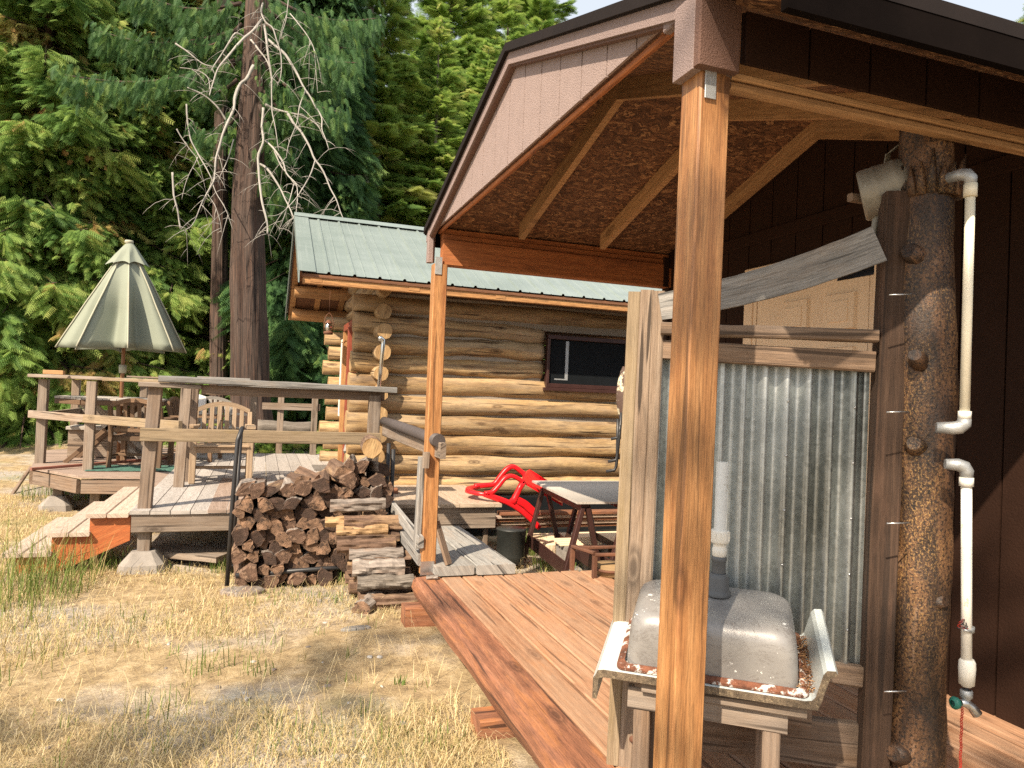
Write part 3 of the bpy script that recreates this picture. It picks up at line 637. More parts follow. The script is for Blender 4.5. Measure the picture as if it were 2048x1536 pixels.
b.rings(rg,'enamel',cap=False,smooth=True); b.face([len(b.v)-28+i for i in range(28)],[(0,0)]*28,'enamel')
basin=b.build('basin',SK)
# drain pipe standing on it
dc=K(cx+.012,cy+.05,.160)
b=MB(); b.lathe([(.038,0),(.038,.006),(.034,.012),(.031,.018),(.031,.05),(.026,.060),(.021,.064)],dc,'rubber',n=28,axis=nU*.3+V((0,0,.7))); 
b.lathe([(.020,.06),(.020,.098),(.022,.10),(.022,.108),(.019,.112)],dc,'rubber',n=24,axis=(0,0,1)); b.build('rubber_coupling',SK)
b=MB(); b.lathe([(.016,.110),(.020,.114),(.0215,.134),(.019,.138),(.019,.150),(.025,.152),(.027,.156),(.027,.186),(.025,.190),(.0180,.191),(.0180,.39),(.0160,.39),(.0160,.20)],dc,'pvc',n=28)
for k in range(12):
    a=2*math.pi*k/12; b.beam(dc+V((.027*math.cos(a),.027*math.sin(a),.158)),dc+V((.027*math.cos(a),.027*math.sin(a),.184)),.003,.003,'pvc',ch=.0005)
b.build('drain_pipe',SK)
# litter behind the basin
ltr=MB()
for k in range(260):
    a=wL*.485+hx+random.uniform(.004,.045); bq=random.uniform(.03,.30); p=K(a,bq,.006+random.uniform(0,.018)); d=V((random.gauss(0,1),random.gauss(0,1),random.gauss(0,.5))).normalized()*random.uniform(.006,.022)
    ltr.beam(p-d,p+d,.0016,.0016,'litter' if k%4 else 'rafter',ch=.0002)
o=ltr.build('pine_litter'); tag(o,'dry brown needles caught beside the upturned basin','litter',kind='stuff')
ST=empty('sink_stand','rough wooden stand of weathered boards under the upturned sink','stand',(FL.x,FL.y,FZ))
def kb(a0,b0,a1,b1,z,w,h,m='grayw',nm='apron'):
    p=K(a0,b0,-.045); q=K(a1,b1,-.045); return beamp(nm,ST,p+V((0,0,z)),q+V((0,0,z)),w,h,m,ch=.003,seg=4,jit=.001)
kb(.115,.035,wL-.065,.035,-.005,.034,.030); kb(.075,.052,wL-.11,.052,-.050,.03,.062); kb(.10,.31,wL-.05,.31,-.03,.03,.05)
for a,bq in ((.115,.075),(wL-.15,.075),(.14,.29),(wL-.16,.29)):
    p=K(a,bq,-.03); beamp('leg',ST,(p.x,p.y,p.z-.02),(p.x+.005,p.y,FZ-.16),.062,.045,'railbrown',up=tuple(eX),ch=.003,seg=4,jit=.001)
kb(.12,.33,wL-.02,.33,-.17,.03,.10,'railbrown','back_board')
# ================================================================ PIPES ON THE RIGHT
def pipe1():
    P0=at(1941,372,d=1.98); P1=at(1929,838,d=1.98)
    e=empty('upper_water_pipe','white plastic pipe running down from an elbow under the porch roof beside the log post','pipe',tuple(P0))
    part('pipe_run',e,lambda b:b.tube([P0,P1],.0125,'pvcyel',n=20))
    part('collar',e,lambda b:(b.tube([P0+V((0,0,.006)),P0+V((0,0,-.030))],.017,'pvcyel',n=20),))
    part('collar',e,lambda b:(b.tube([P1+V((0,0,.022)),P1],.0165,'pvc',n=20),))
    part('elbow',e,lambda b:(b.tube([P0+V((0,0,.0)),P0+V((0,0,.022)),P0+V((-.004,.008,.032)),P0+V((-.008,.022,.037)),P0+V((-.009,.06,.038))],[.015,.017,.018,.0165,.015],'zinc',n=16),))
    part('elbow',e,lambda b:(b.tube([P1,P1+V((0,0,-.012)),P1+V((-.006,.01,-.024)),P1+V((-.020,.02,-.027)),P1+V((-.05,.045,-.027))],[.017,.0185,.019,.018,.015],'zinc',n=16),))
    Q0=at(1933,955,d=1.98); Q1=at(1933,1372,d=1.98)
    e=empty('lower_water_pipe','white plastic pipe with a garden tap at its foot beside the log post','pipe',tuple(Q0))
    part('pipe_run',e,lambda b:b.tube([Q0,Q1],.0135,'pvc',n=20))
    part('elbow',e,lambda b:(b.tube([Q0+V((0,0,-.002)),Q0+V((0,0,.016)),Q0+V((-.006,.004,.028)),Q0+V((-.020,.012,.034)),Q0+V((-.045,.03,.034))],[.016,.018,.019,.0175,.014],'zinc',n=16),))
    part('collar',e,lambda b:(b.tube([Q0,Q0+V((0,0,-.024))],.018,'pvc',n=20),))
    part('collar',e,lambda b:(b.tube([Q1+V((0,0,.075)),Q1+V((0,0,.068)),Q1+V((0,0,.05)),Q1+V((0,0,.005))],[.016,.0205,.0215,.0195],'pvc',n=20),))
    part('hose_clamp',e,lambda b:(b.tube([Q1+V((0,0,.165)),Q1+V((0,0,.15))],.0155,'zinc',n=16),b.tube([Q1+V((-.03,-.01,.16)),Q1+V((-.01,-.016,.155))],.004,'zinc',n=6)))
    t=Q1+V((0,0,-.03))
    f=part('tap',e,lambda b:(b.lathe([(.012,.02),(.016,.018),(.016,0),(.011,-.004),(.011,-.02)],t,'zinc',n=12),b.tube([t+V((-.022,0,-.014)),t+V((0,0,-.016)),t+V((.012,-.008,-.026)),t+V((.024,-.016,-.044))],[.009,.013,.012,.014],'steel',n=14)))
    part('tap_handle',f,lambda b:(b.lathe([(0,0),(.015,0),(.017,.005),(.017,.012),(.008,.016)],t+V((-.030,.002,-.014)),'handlegreen',n=10,axis=(-1,.1,0))))
    ch=MB(); c0=t+V((-.014,0,-.03))
    for k in range(30): 
        p=c0+V((.0012*math.sin(k),0,-.0075*k)); ch.lathe([(.0042,-.001),(.0042,.001),(.0022,.001),(.0022,-.001),(.0042,-.001)],p,'redchain',n=8,axis=(1,0,0) if k%2 else (.3,1,0),smooth=False)
    one('red_chain','thin red plastic chain hanging from the garden tap','chain',ch)
    wire=MB()
    for k in range(5):
        c=Q1+V((-.03,-.006,.175)); pts=[c+V((.014*math.cos(a+k),.006*math.sin(2*a+k),.012*math.sin(a))) for a in np.linspace(0,5,12)]; wire.tube(pts,.0013,'redchain' if k<2 else 'blackmetal',n=5)
    one('wire_tie','tangle of red and black wire tied at the clamp of the lower pipe','wire',wire)
pipe1()
nl=MB()
for px,py in ((1795,590),(1790,825),(1790,1048),(1785,1385)):
    c=at(px,py,d=2.02); nl.tube([c+V((-.02,.01,0)),c+V((.04,-.01,.004))],.0022,'steel',n=6)
tag(nl.build('tie_rods'),'thin steel rods joining the dark post to the log post','rods')
br=MB(); c0=at(1795,680,d=2.3); c1=at(1835,600,d=2.4)
br.beam(c0,c1,.02,.085,'darkpost',ch=.003); one('shower_brace','dark curved brace board behind the log post, level with the shower rail','board',br)
br=MB(); c0=at(1796,745,d=2.5)
br.box((c0.x,c0.y,.62),(c0.x+.10,c0.y+.008,1.60),'galv',axis=2); one('metal_side_sheet','narrow strip of grey metal sheet seen between the dark post and the log post','sheet',br)
# tap valves seen in the gap between the posts
vv=MB()
for k,py in enumerate((838,880,905,925)):
    c=at(1798,py,d=2.15); vv.tube([c+V((-.01,0,0)),c+V((.012,0,0))],[.010,.012],'blackmetal',n=8); vv.tube([c+V((.008,0,-.012)),c+V((.008,0,.012))],.006,'rust',n=8)
vv.tube([at(1796,820,d=2.17),at(1794,945,d=2.17)],.007,'blackmetal',n=8)
one('valve_stack','dark pipe fittings showing in the gap between dark post and log post','valves',vv)
# ================================================================ METAL SCOOP with hooks on the left shower post
sc=empty('tractor_seat','peeling cream metal seat pan hung edge on beside the pale shower post','metal seat',tuple(at(1238,800,d=2.55)))
b=MB(); c=at(1243,800,d=2.5); rg=[]
for i in range(13):
    t=-1+2*i/12; zz=c.z+.118*t; w=.04*math.sqrt(max(0.02,1-t*t)); bow=.030*(1-t*t)
    rg.append([V((c.x-.012-bow*math.cos(a)**2*1.0,c.y+w*math.sin(a),zz)) if False else V((c.x+.012-bow*math.cos(a*.5*math.pi)-.010*t,c.y+w*a,zz)) for a in np.linspace(-1,1,9)])
b.rings(rg,'peel',closed=False,cap=False,smooth=True); o=b.build('seat_pan',sc); sm=o.modifiers.new('solid','SOLIDIFY'); sm.thickness=.004
for (px0,py0,px1,py1,hx) in ((1236,838,1234,920,1216),(1243,825,1232,940,1212),(1240,850,1238,875,1222)):
    p=at(px0,py0,d=2.45); q=at(px1,py1,d=2.45); h=at(hx,py1+3,d=2.45)
    part('hook_rod',sc,lambda b:(b.tube([p,p.lerp(q,.5),q+V((0,0,.012)),q+(h-q)*.15,h],.0055,'blackmetal',n=8)))
# ================================================================ LOG CABIN
CXW,CY0,CY1,CX1=1.08,7.2,9.9,5.6
LC=empty('log_cabin','low log cabin of peeled golden logs with a pale green metal roof behind the deck','cabin',(CXW,CY0,0))
wx0,wx1,wz0,wz1=2.85,3.86,1.55,2.115
b=MB(); mb_=b
for i in range(10):
    z=.51+.2*i
    segs=[(.80+random.uniform(-.03,.03),CX1)]
    if z>wz0-.02 and z<wz1+.02: segs=[(segs[0][0],wx0-.03),(wx1+.03,CX1)]
    for a,c in segs:
        b.log((a,CY0,z+random.uniform(-.008,.008)),(c,CY0,z+random.uniform(-.008,.008)),.118-.0018*i+random.uniform(-.012,.004),.113-.0022*i+random.uniform(-.010,.006),'logs',n=18,seg=40,wob=.10,bend=.012,capm='logend')
b.build('long_log_wall',LC)
b=MB(); b.box((1.1,CY0-.042,.40),(CX1,CY0+.05,wz0-.04),'chink',axis=0); b.box((1.1,CY0-.042,wz0-.039),(wx0-.035,CY0+.05,2.42),'chink',axis=0); b.box((wx1+.035,CY0-.042,wz0-.039),(CX1,CY0+.05,2.42),'chink',axis=0); b.box((wx0-.034,CY0-.042,wz1+.04),(wx1+.034,CY0+.05,2.42),'chink',axis=0)
b.build('chinking',LC)
b=MB()
for i in range(10):
    z=.61+.2*i; y_a,y_b=CY0-.27+random.uniform(-.04,.04),CY1+.33
    r=.074+random.uniform(-.01,.01)
    gaps=[(8.75,9.25)] if z<2.05 else []
    if 1.0<z<1.9: gaps=[(7.9,8.35)]+gaps
    cur=y_a
    for (g0,g1) in gaps: b.log((CXW,cur,z),(CXW,g0,z),r,r*.98,'logs',n=14,seg=8,wob=.07,capm='logend'); cur=g1
    b.log((CXW,cur,z),(CXW,y_b,z),r,r*.95,'logs',n=14,seg=10,wob=.07,capm='logend')
for i in range(5):
    z=2.56+.18*i; hw=(3.30-z)/.5-.12
    if hw>.1: b.log((CXW,8.55-hw,z),(CXW,8.55+hw,z),.09,.085,'logs',n=12,seg=8,capm='logend')
b.build('front_log_wall',LC)
b=MB()
for i in range(10):
    z=.51+.2*i; b.log((.78+random.uniform(-.05,.05),CY1,z),(CX1,CY1,z),.092,.09,'logs',n=12,seg=8,capm='logend')
b.build('rear_log_wall',LC)
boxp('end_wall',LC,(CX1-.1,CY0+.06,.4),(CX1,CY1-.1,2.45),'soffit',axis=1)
# window
wf=MB()
for lo,hi,axx in (((wx0,CY0-.13,wz0),(wx1,CY0-.06,wz0+.045),0),((wx0,CY0-.13,wz1-.045),(wx1,CY0-.06,wz1),0),((wx0,CY0-.131,wz0+.046),(wx0+.03,CY0-.06,wz1-.046),2),((wx1-.075,CY0-.131,wz0+.046),(wx1,CY0-.06,wz1-.046),2)): wf.box(lo,hi,'brownmetal',axis=axx)
wf.box((wx0-.03,CY0-.15,wz0-.035),(wx1+.03,CY0-.05,wz0-.001),'brownmetal',axis=0)
w=wf.build('window',LC); boxp('pane',w,(wx0+.046,CY0-.10,wz0+.046),(wx1-.076,CY0-.09,wz1-.046),'glassdark',axis=0,ch=.001)
b=MB(); b.box((wx0+.22,CY0-.104,wz0+.10),(wx0+.255,CY0-.1012,wz1-.06),'zinc',axis=2,ch=.0005); b.box((wx0+.10,CY0-.104,wz0+.085),(wx0+.255,CY0-.1012,wz0+.099),'zinc',axis=0,ch=.0005); b.build('pane_reflection',w)  # pale reflection in the glass, built as a thin L-shaped strip
# front opening frames
b=MB()
b.box((.905,8.40,.50),(1.02,8.49,2.16),'reddoor',axis=2); b.box((.935,9.22,.50),(1.02,9.29,2.16),'purlin',axis=2); b.box((.94,8.40,2.165),(1.02,9.29,2.25),'reddoor',axis=1); b.box((1.05,8.5,.5),(1.10,9.21,2.16),'soffit',axis=2)
b.build('door',LC)
b=MB(); b.box((.955,9.36,1.12),(.985,9.40,2.05),'whitepaint',axis=2); b.box((.955,9.66,1.12),(.985,9.70,2.05),'whitepaint',axis=2); b.box((.955,9.36,2.051),(.985,9.70,2.09),'whitepaint',axis=1); b.box((.955,9.36,1.08),(.985,9.70,1.119),'whitepaint',axis=1)
w=b.build('window',LC); boxp('pane',w,(.965,9.401,1.12),(.972,9.659,2.05),'glassdark',axis=2,ch=.001)
# roof
XR0,XR1=.265,5.9; EY,EZ,RYc,RZc=6.60,2.47,8.55,3.41
sl=(RZc-EZ)/(RYc-EY)
for sgn,nm in ((1,0),(-1,1)):
    ye=RYc-sgn*(RYc-EY)
    def rp(x,t,dz=0): return V((x,RYc+(ye-RYc)*t,RZc+(EZ-RZc)*t+dz))
    b=MB(); ln=math.hypot(RYc-EY,RZc-EZ)
    xs=[]; x=XR0
    prof=[]
    while x<XR1:
        prof+=[(x,0),(x+.004,0.0),(x+.014,.017),(x+.030,.017),(x+.040,0),(x+.113,0),(x+.118,.004),(x+.124,.004),(x+.130,0)]; x+=.2286
    segs=[[rp(xx,t,dz) for xx,dz in prof] for t in (0,.5,1.0)]
    top=segs; bot=[[p+V((0,0,-.003)) for p in r] for r in segs]
    b.rings(top,'roofgreen',closed=False,cap=False); b.build('roof_panel',LC)
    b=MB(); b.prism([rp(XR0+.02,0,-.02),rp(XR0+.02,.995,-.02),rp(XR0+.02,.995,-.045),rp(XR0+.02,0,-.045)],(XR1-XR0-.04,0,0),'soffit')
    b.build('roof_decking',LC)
    b=MB(); b.prism([rp(XR0-.012,0,.012),rp(XR0-.012,1.01,.012),rp(XR0-.012,1.02,-.085),rp(XR0-.012,0,-.085)],(.010,0,0),'roofgreen'); b.prism([rp(XR0-.012,0,.0125),rp(XR0-.012,1.01,.0125),rp(XR0-.012,1.01,.0185),rp(XR0-.012,0,.0185)],(.15,0,0),'roofgreen')
    b.build('rake_trim',LC)
    b=MB(); b.beam(rp(XR0+.03,.975,-.085),rp(XR1-.05,.975,-.085),.05,.075,'purlin'); b.build('eave_board',LC)
    for t in ((.02,.33,.62,.88) if sgn==-1 else (.40,.74)):
        b=MB(); c0=rp(XR0+.07,t,-.14); b.log(c0,c0+V((1.0,0,0)),.078,.078,'purlin',n=12,seg=6,capm='logend'); b.build('purlin_log',LC)
    for x in (.30,.62,.94):
        b=MB(); b.prism([rp(x,.03,-.047),rp(x,.97,-.047),rp(x,.97,-.066),rp(x,.03,-.066)],(.07,0,0),'purlin'); b.build('lath',LC)
for x in (.36,1.25,2.1):
    boxp('block',LC,(x,EY+.02,EZ-.085),(x+.10,EY+.06,EZ-.03),'purlin',axis=0)
b=MB(); b.prism([(XR0-.012,RYc-.13,RZc-.035),(XR0-.012,RYc,RZc+.035),(XR0-.012,RYc+.13,RZc-.035),(XR0-.012,RYc,RZc+.02)],(XR1-XR0,0,0),'roofgreen'); b.build('ridge_cap',LC)
# base under the cabin: lumber, slab
b=MB()
for k in range(5): b.box((2.0+.05*k,6.55-.02*k,.16+.034*k),(5.2,6.68-.02*k,.190+.034*k),'tread' if k%2 else 'rededge',axis=0)
one('lumber_stack','low stack of pinkish boards lying on the ground along the log wall','boards',b)
b=MB(); b.box((2.45,5.95,.02),(5.4,6.45,.13),'cream',axis=0,ch=.01); one('pale_slab','long pale timber sill lying in the grass behind the sawhorse table','slab',b)
b=MB(); b.box((1.2,7.02,.0),(5.5,7.10,.40),'glassdark',axis=0); b.build('crawl_space_shade',LC)  # black slab, its colour standing in for the shade under the cabin
# lantern
l=V(at(657,655,y=9.0)); ln_=empty('oil_lantern','small rusty oil lantern hanging under the cabin eave above the deck','lantern',tuple(l))
part('lantern_base',ln_,lambda b:b.lathe([(0,-.085),(.055,-.085),(.058,-.06),(.05,-.05),(.03,-.045)],l,'rust'))
part('lantern_glass',ln_,lambda b:b.lathe([(.03,-.045),(.045,-.01),(.04,.03),(.028,.05)],l,'chrome'))
part('lantern_top',ln_,lambda b:b.lathe([(.045,.05),(.035,.07),(.02,.09),(0,.095)],l,'rust'))
part('bail',ln_,lambda b:(b.tube([l+V((-.05,0,-.06)),l+V((-.058,0,.05)),l+V((-.03,0,.15)),l+V((0,0,.18)),l+V((.03,0,.15)),l+V((.058,0,.05)),l+V((.05,0,-.06))],.005,'rust',n=6),b.tube([l+V((0,0,.18)),l+V((0,0,.45))],.002,'rust',n=4)))
b=MB(); p=at(764,678,y=6.5); b.tube([p+V((-.035,0,.0)),p+V((-.01,0,.005)),p+V((.012,0,-.01)),p+V((.012,0,-.05)),at(757,785,y=6.4)+V((0,0,0))],[.022,.024,.022,.018,.018],'chrome',n=12)
one('vent_pipe','short bright steel pipe with a bent top standing by the cabin corner','pipe',b)
# ================================================================ DECK
DZ=.465
DK=empty('timber_deck','raised weathered timber deck with railings in front of the log cabin','deck',(-.88,6.02,0))
b=MB(); boards(b,[(-.90,5.99),(.97,5.99),(.97,10.9),(-.90,10.9)],DZ,.028,.140,'deckgray'); fl_=b.build('deck_floor',DK)
b=MB(); boards(b,[(-.36,5.985),(.06,5.985),(.06,8.0),(-.36,8.0)],DZ+.0035,.024,.140,'deckbrown'); b.build('deck_floor',DK)
pz=.455
pp=[at(62,934,z=pz),at(156,951,z=pz),at(282,953,z=pz),V((-.93,7.62,0))]
poly=[(p.x,p.y) for p in pp]+[(-.905,7.6),(-.905,11.6),(-2.0,12.0),(-2.75,11.0)]
b=MB(); boards(b,poly,pz,.028,.14,'deckbrown',along='x'); b.build('bay_floor',DK)
pv=[V((x,y,pz-.085)) for x,y in poly]
for i in (7,0,1,2):
    a,c=pv[i],pv[(i+1)%len(pv)]; beamp('rim_joist',DK,a+V((.03,.03,-.03)),c+V((.0,.03,-.03)),.038,.145,'railbrown',ch=.004,seg=4,jit=.001)
beamp('rim_joist',DK,(-.885,6.025,DZ-.098),(.99,6.025,DZ-.098),.038,.135,'grayw',seg=6,jit=.001)
beamp('rim_joist',DK,(-.865,6.06,DZ-.098),(-.865,7.9,DZ-.098),.038,.135,'railbrown')
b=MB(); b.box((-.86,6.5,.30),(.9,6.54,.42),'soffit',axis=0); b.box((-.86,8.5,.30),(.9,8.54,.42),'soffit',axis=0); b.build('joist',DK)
def leg(x,y,z1,foot=True,s=.09):
    boxp('deck_leg',DK,(x-s/2,y-s/2,.05),(x+s/2,y+s/2,z1),'grayw',axis=2,seg=3,jit=.001)
    if foot:
        b=MB(); rg=[]
        for rr,z in ((.17,-.05),(.155,.06),(.085,.145),(.078,.15)):
            rg.append([V((x+rr*sx,y+rr*sy,z)) for sx,sy in ((-.7,-1),(.7,-1),(1,-.7),(1,.7),(.7,1),(-.7,1),(-1,.7),(-1,-.7))])
        b.rings(rg,'concrete',smooth=False); b.build('concrete_foot',DK)
leg(-.80,6.10,DZ-.166); leg(.5,6.3,DZ-.166,False); leg(-2.05,9.0,.30); leg(-1.62,8.62,.30,False)
def dpost(px,py,z1,x1=None,zb=pz,m='grayw',s=.092,lean=(0,0)):
    q=at(px,py,z=zb); beamp('rail_post',DK,(q.x,q.y,zb),(q.x+lean[0],q.y+lean[1],z1),s,s,m,up=(0,1,0),ch=.005,seg=5,jit=.0012); return q
P1=dpost(80,926,1.41); P2=dpost(176,940,1.41); P6=dpost(146,903,1.415); P7=dpost(282,905,1.40)
P3=at(293,1006,z=DZ); P3=V((-.815,6.14,0)); beamp('rail_post',DK,(P3.x,P3.y,DZ),(P3.x+.035,P3.y,1.395),.095,.09,'railbrown',up=(0,1,0),ch=.005,seg=6,jit=.0015)
P4=V((-.70,7.35,0)); beamp('rail_post',DK,(P4.x,P4.y,DZ),(P4.x+.03,P4.y,1.43),.09,.09,'grayw',up=(0,1,0),seg=6,jit=.001)
P5=V((-.66,7.75,0)); beamp('rail_post',DK,(P5.x,P5.y,DZ),(P5.x+.02,P5.y,1.43),.09,.09,'railbrown',up=(0,1,0))
PR=V((.90,6.10,0)); beamp('rail_post',DK,(PR.x,PR.y,DZ-.1),(PR.x,PR.y,1.40),.095,.09,'grayw',up=(0,1,0),seg=4,jit=.001)
def drail(a,c,z,h=.085,w=.038,m='graymoss',nm='side_rail',dz=0,off=-.065):
    a,c=V(a),V(c); d=(c-a).normalized(); n=V((d.y,-d.x,0)); n=n if n.y<0 else -n
    return beamp(nm,DK,(a.x+n.x*abs(off),a.y+n.y*abs(off),z),(c.x+n.x*abs(off),c.y+n.y*abs(off),z+dz),w,h,m,seg=6,jit=.0012)
drail((-.86,6.12,0),(.95,6.12,0),1.035,h=.10)
drail(P1+V((-.08,.05,0)),P2+V((.0,0,0)),1.01,h=.085,m='grayw'); drail(P2,P4+V((.05,-.05,0)),1.01,h=.088,dz=.03,off=-.066)
drail(P1,P6,1.0,m='grayw'); drail(P6,P7,.98,m='grayw')
def cap(a,c,z,w=.15,th=.038,m='silverw',dz=0):
    a,c=V(a),V(c); beamp('rail_cap',DK,(a.x,a.y,z),(c.x,c.y,z+dz),w,th,m,seg=6,jit=.0015,ch=.006)
cap(P1+V((-.10,-.0,0)),P2+V((.16,-.04,0)),1.445,w=.16,m='grayw'); cap(P2+V((.17,-.06,0)),P4+V((-.06,.05,0)),1.440,w=.15,th=.036,m='graymoss')
cap(P6+V((-.12,-.3,0)),P7+V((.1,0,0)),1.445,w=.15,m='silverw'); cap(P1+V((.05,.15,0)),P6+V((0,.1,0)),1.452,m='silverw')
cap((-.89,6.12,0),(-.45,6.12,0),1.415,w=.14,m='grayw')
b=MB(); b.beam((-.45,6.10,1.392),(.98,6.10,1.392),.038,.075,'railbrown',seg=4,jit=.001); b.beam((-.42,6.22,1.40),(.95,6.22,1.40),.038,.06,'railbrown'); b.build('top_rail',DK)
b=MB(); b.beam((-.75,6.16,1.463),(1.07,6.12,1.450),.26,.050,'silverw',seg=10,jit=.003,ch=.008); o=b.build('bar_plank',DK); o['label']='long wide weathered plank laid as a bar top on the near rail'
# board bits lying on the caps
for nm,lab,px0,px1,py,yy,th,mt in (('cedar_block','short orange block of wood lying on the far left railing cap',88,128,748,8.9,.045,'rafter'),('flat_board','thin dark board lying on the railing cap beyond the umbrella pole',255,320,752,8.3,.018,'railbrown'),('pale_board','pale thin board lying along the far end of the bar plank',395,500,760,7.3,.02,'silverw')):
    a=at(px0,py,y=yy); c=at(px1,py+ (px1-px0)*.03,y=yy); b=MB(); z=1.492 if 'pale' in nm else 1.475; b.beam((a.x,a.y,z+th/2-.008),(c.x,c.y,z+th/2-.008),.10,th,mt); one(nm,lab,'board',b)
# rear railing far back
rb0=at(525,812,y=11.0); rb1=at(640,815,y=10.8); beamp('side_rail',DK,rb0,rb1,.038,.10,'grayw'); 
for px,y_ in ((628,10.8),(505,11.1),(560,11.0)):
    q=at(px,850,y=y_); beamp('rail_post',DK,(q.x,q.y,DZ-.02),(q.x,q.y,1.40),.085,.085,'grayw',up=(0,1,0))
beamp('rail_cap',DK,(rb0.x-.6,11.0,1.42),(rb1.x+.05,10.9,1.42),.14,.038,'silverw')
# steps
STP=empty('deck_steps','three tread timber steps with orange stringers leading up to the deck','steps',(-1.3,6.05,0))
for k,(x0,x1,z) in enumerate(((-1.185,-.905,.445),(-1.425,-1.155,.31),(-1.71,-1.395,.17))):
    b=MB(); b.box((x0,6.0,z-.03),(x0+.132,7.5,z),'tread',axis=1,ch=.006); b.box((x0+.138,6.0,z-.03),(x1,7.5,z),'tread',axis=1,ch=.006); b.build('tread',STP)
for yy in (6.045,7.43):
    b=MB(); P=[(-.895,.412),(-1.165,.412),(-1.165,.278),(-1.405,.278),(-1.405,.138),(-1.62,.138),(-1.62,-.03),(-1.45,-.03),(-.895,.235)]
    b.prism([(x,yy,z) for x,z in P][::-1],(0,.038,0),'stringer'); b.build('stringer',STP)
b=MB(); b.box((-1.62,6.3,.0),(-1.50,7.2,.11),'concrete',axis=1,ch=.01); 
# leaning handrail stick and long stick on deck edge
b=MB(); b.beam(at(-10,1040,d=8.2),at(62,934,d=9.2),.035,.035,'railbrown'); one('grab_pole','thin dark pole slanting from the grass up to the deck corner','pole',b)
b=MB(); b.beam(at(62,938,z=.48),at(338,916,z=.50),.035,.03,'ropered'); one('long_stick','long reddish stick lying along the edge of the lower deck','stick',b)
b=MB(); b.beam(at(305,1098,z=.08),at(455,1112,z=.08),.30,.05,'grayw',seg=5,jit=.004); one('fallen_board','wide brown board lying in the shade under the deck edge','board',b)
b=MB(); a=at(515,856,y=12.3); c=at(625,858,y=12.3); b.log(a,c,.13,.11,'bark_gray',seg=12); one('grey_log','thick grey log lying beyond the rear of the deck','log',b)
# door mat
b=MB(); c=at(625,912,z=DZ); b.box((.62,8.7,DZ),(1.0,9.25,DZ+.016),'matgray',axis=1,jit=.002,seg=4); one('door_mat','small ragged grey mat on the deck boards near the cabin door','mat',b)
b=MB(); b.beam(at(690,905,y=7.9),at(718,800,y=8.3),.03,.06,'silverw'); one('leaning_board','pale board leaning against the log corner','board',b)
b=MB(); b.beam(at(712,905,y=7.6),at(735,835,y=7.9),.03,.05,'grayw'); one('leaning_board','short brown board leaning at the foot of the log corner','board',b)
# ---------------------------------------------------------------- chairs
def chair(name,label,x,y,rz,m,slats=6,group='slatted garden armchairs on the deck',zb=DZ+.004):
    """built at the origin facing -y, then moved"""
    r=empty(name,label,'chair',(0,0,0),0,group); W=.56; 
    hx=W/2-.03
    for sx in (-1,1):
        beamp('leg',r,(sx*hx,-.23,0),(sx*hx,-.22,.62),.055,.045,m,up=(0,1,0),ch=.004)
        b=MB(); rg=[]
        for z,yy in ((0,.25),(.40,.22),(.65,.25),(.80,.29)): rg.append([V((sx*hx-.02,yy-.022,z)),V((sx*hx+.02,yy-.022,z)),V((sx*hx+.02,yy+.022,z)),V((sx*hx-.02,yy+.022,z))])
        b.rings(rg,m); b.build('leg',r)
        b=MB(); rg=[]
        for i in range(7):
            t=i/6; yy=-.29+.55*t; w=.038+.012*math.sin(t*3); zz=.625+.006*math.sin(t*6)
            rg.append([V((sx*hx-w+.0,yy,zz)),V((sx*hx+w,yy,zz)),V((sx*hx+w,yy,zz+.028)),V((sx*hx-w,yy,zz+.028))])
        b.rings(rg,m); b.build('armrest',r)
    b=MB()
    for k in range(7): b.beam((-hx+.01,-.235+k*.068,.42-.012*k/7),(hx-.01,-.235+k*.068,.42-.012*k/7),.056,.02,m)
    b.beam((-hx,-.225,.375),(hx,-.225,.375),.03,.062,m); b.beam((-hx,.2,.375),(hx,.2,.375),.03,.055,m)
    b.beam((-hx,-.2,.375),(-hx,.2,.375),.03,.055,m); b.beam((hx,-.2,.375),(hx,.2,.375),.03,.055,m); b.build('seat',r)
    b=MB(); b.beam((-hx,.0,.15),(hx,.0,.15),.03,.035,m); b.beam((-hx,-.2,.15),(-hx,.2,.15),.028,.03,m); b.beam((hx,-.2,.15),(hx,.2,.15),.028,.03,m); b.build('stretcher',r)
    b=MB(); rg=[]
    for i in range(13):
        t=-1+i/6; x_=t*hx; zz=.775+.085*(1-t*t); yy=.285+.01*(1-t*t); rg.append([V((x_,yy-.016,zz)),V((x_,yy+.016,zz)),V((x_,yy+.016,zz+.055)),V((x_,yy-.016,zz+.055))])
    b.rings(rg,m)
    for k in range(slats):
        t=-1+2*(k+.8)/(slats+.6); x_=t*hx*.92; b.beam((x_,.232,.50),(x_,.285,.785+.085*(1-t*t)),.040,.014,m,up=(0,1,0))
    b.beam((-hx,.228,.49),(hx,.228,.49),.024,.05,m); b.build('backrest',r)
    r.location=(x,y,zb); r.scale=(1.04,1,.86); r.rotation_euler=(0,0,rz); return r
cA=at(436,967,z=DZ)
ch1=chair('garden_armchair','honey brown slatted garden armchair with arched back, facing the yard mid deck',cA.x+.01,cA.y+.23,R(3),'teak')
cB=at(275,936,z=pz)
ch2=chair('garden_armchair','dark brown garden armchair seen from behind, turned to the octagonal table',cB.x,cB.y+.22,R(172),'teakdark',zb=pz)
cC=at(378,935,z=DZ); ch3=chair('garden_armchair','brown garden armchair seen side on behind the railing post, left of the honey brown one',cC.x-.0,cC.y+.9,R(80),'teakdark')
cD=at(395,930,z=DZ); ch4=chair('garden_armchair','silvery grey garden armchair farthest back on the deck with a pale cloth over its back',cD.x+.12,cD.y+1.6,R(20),'teakgray')
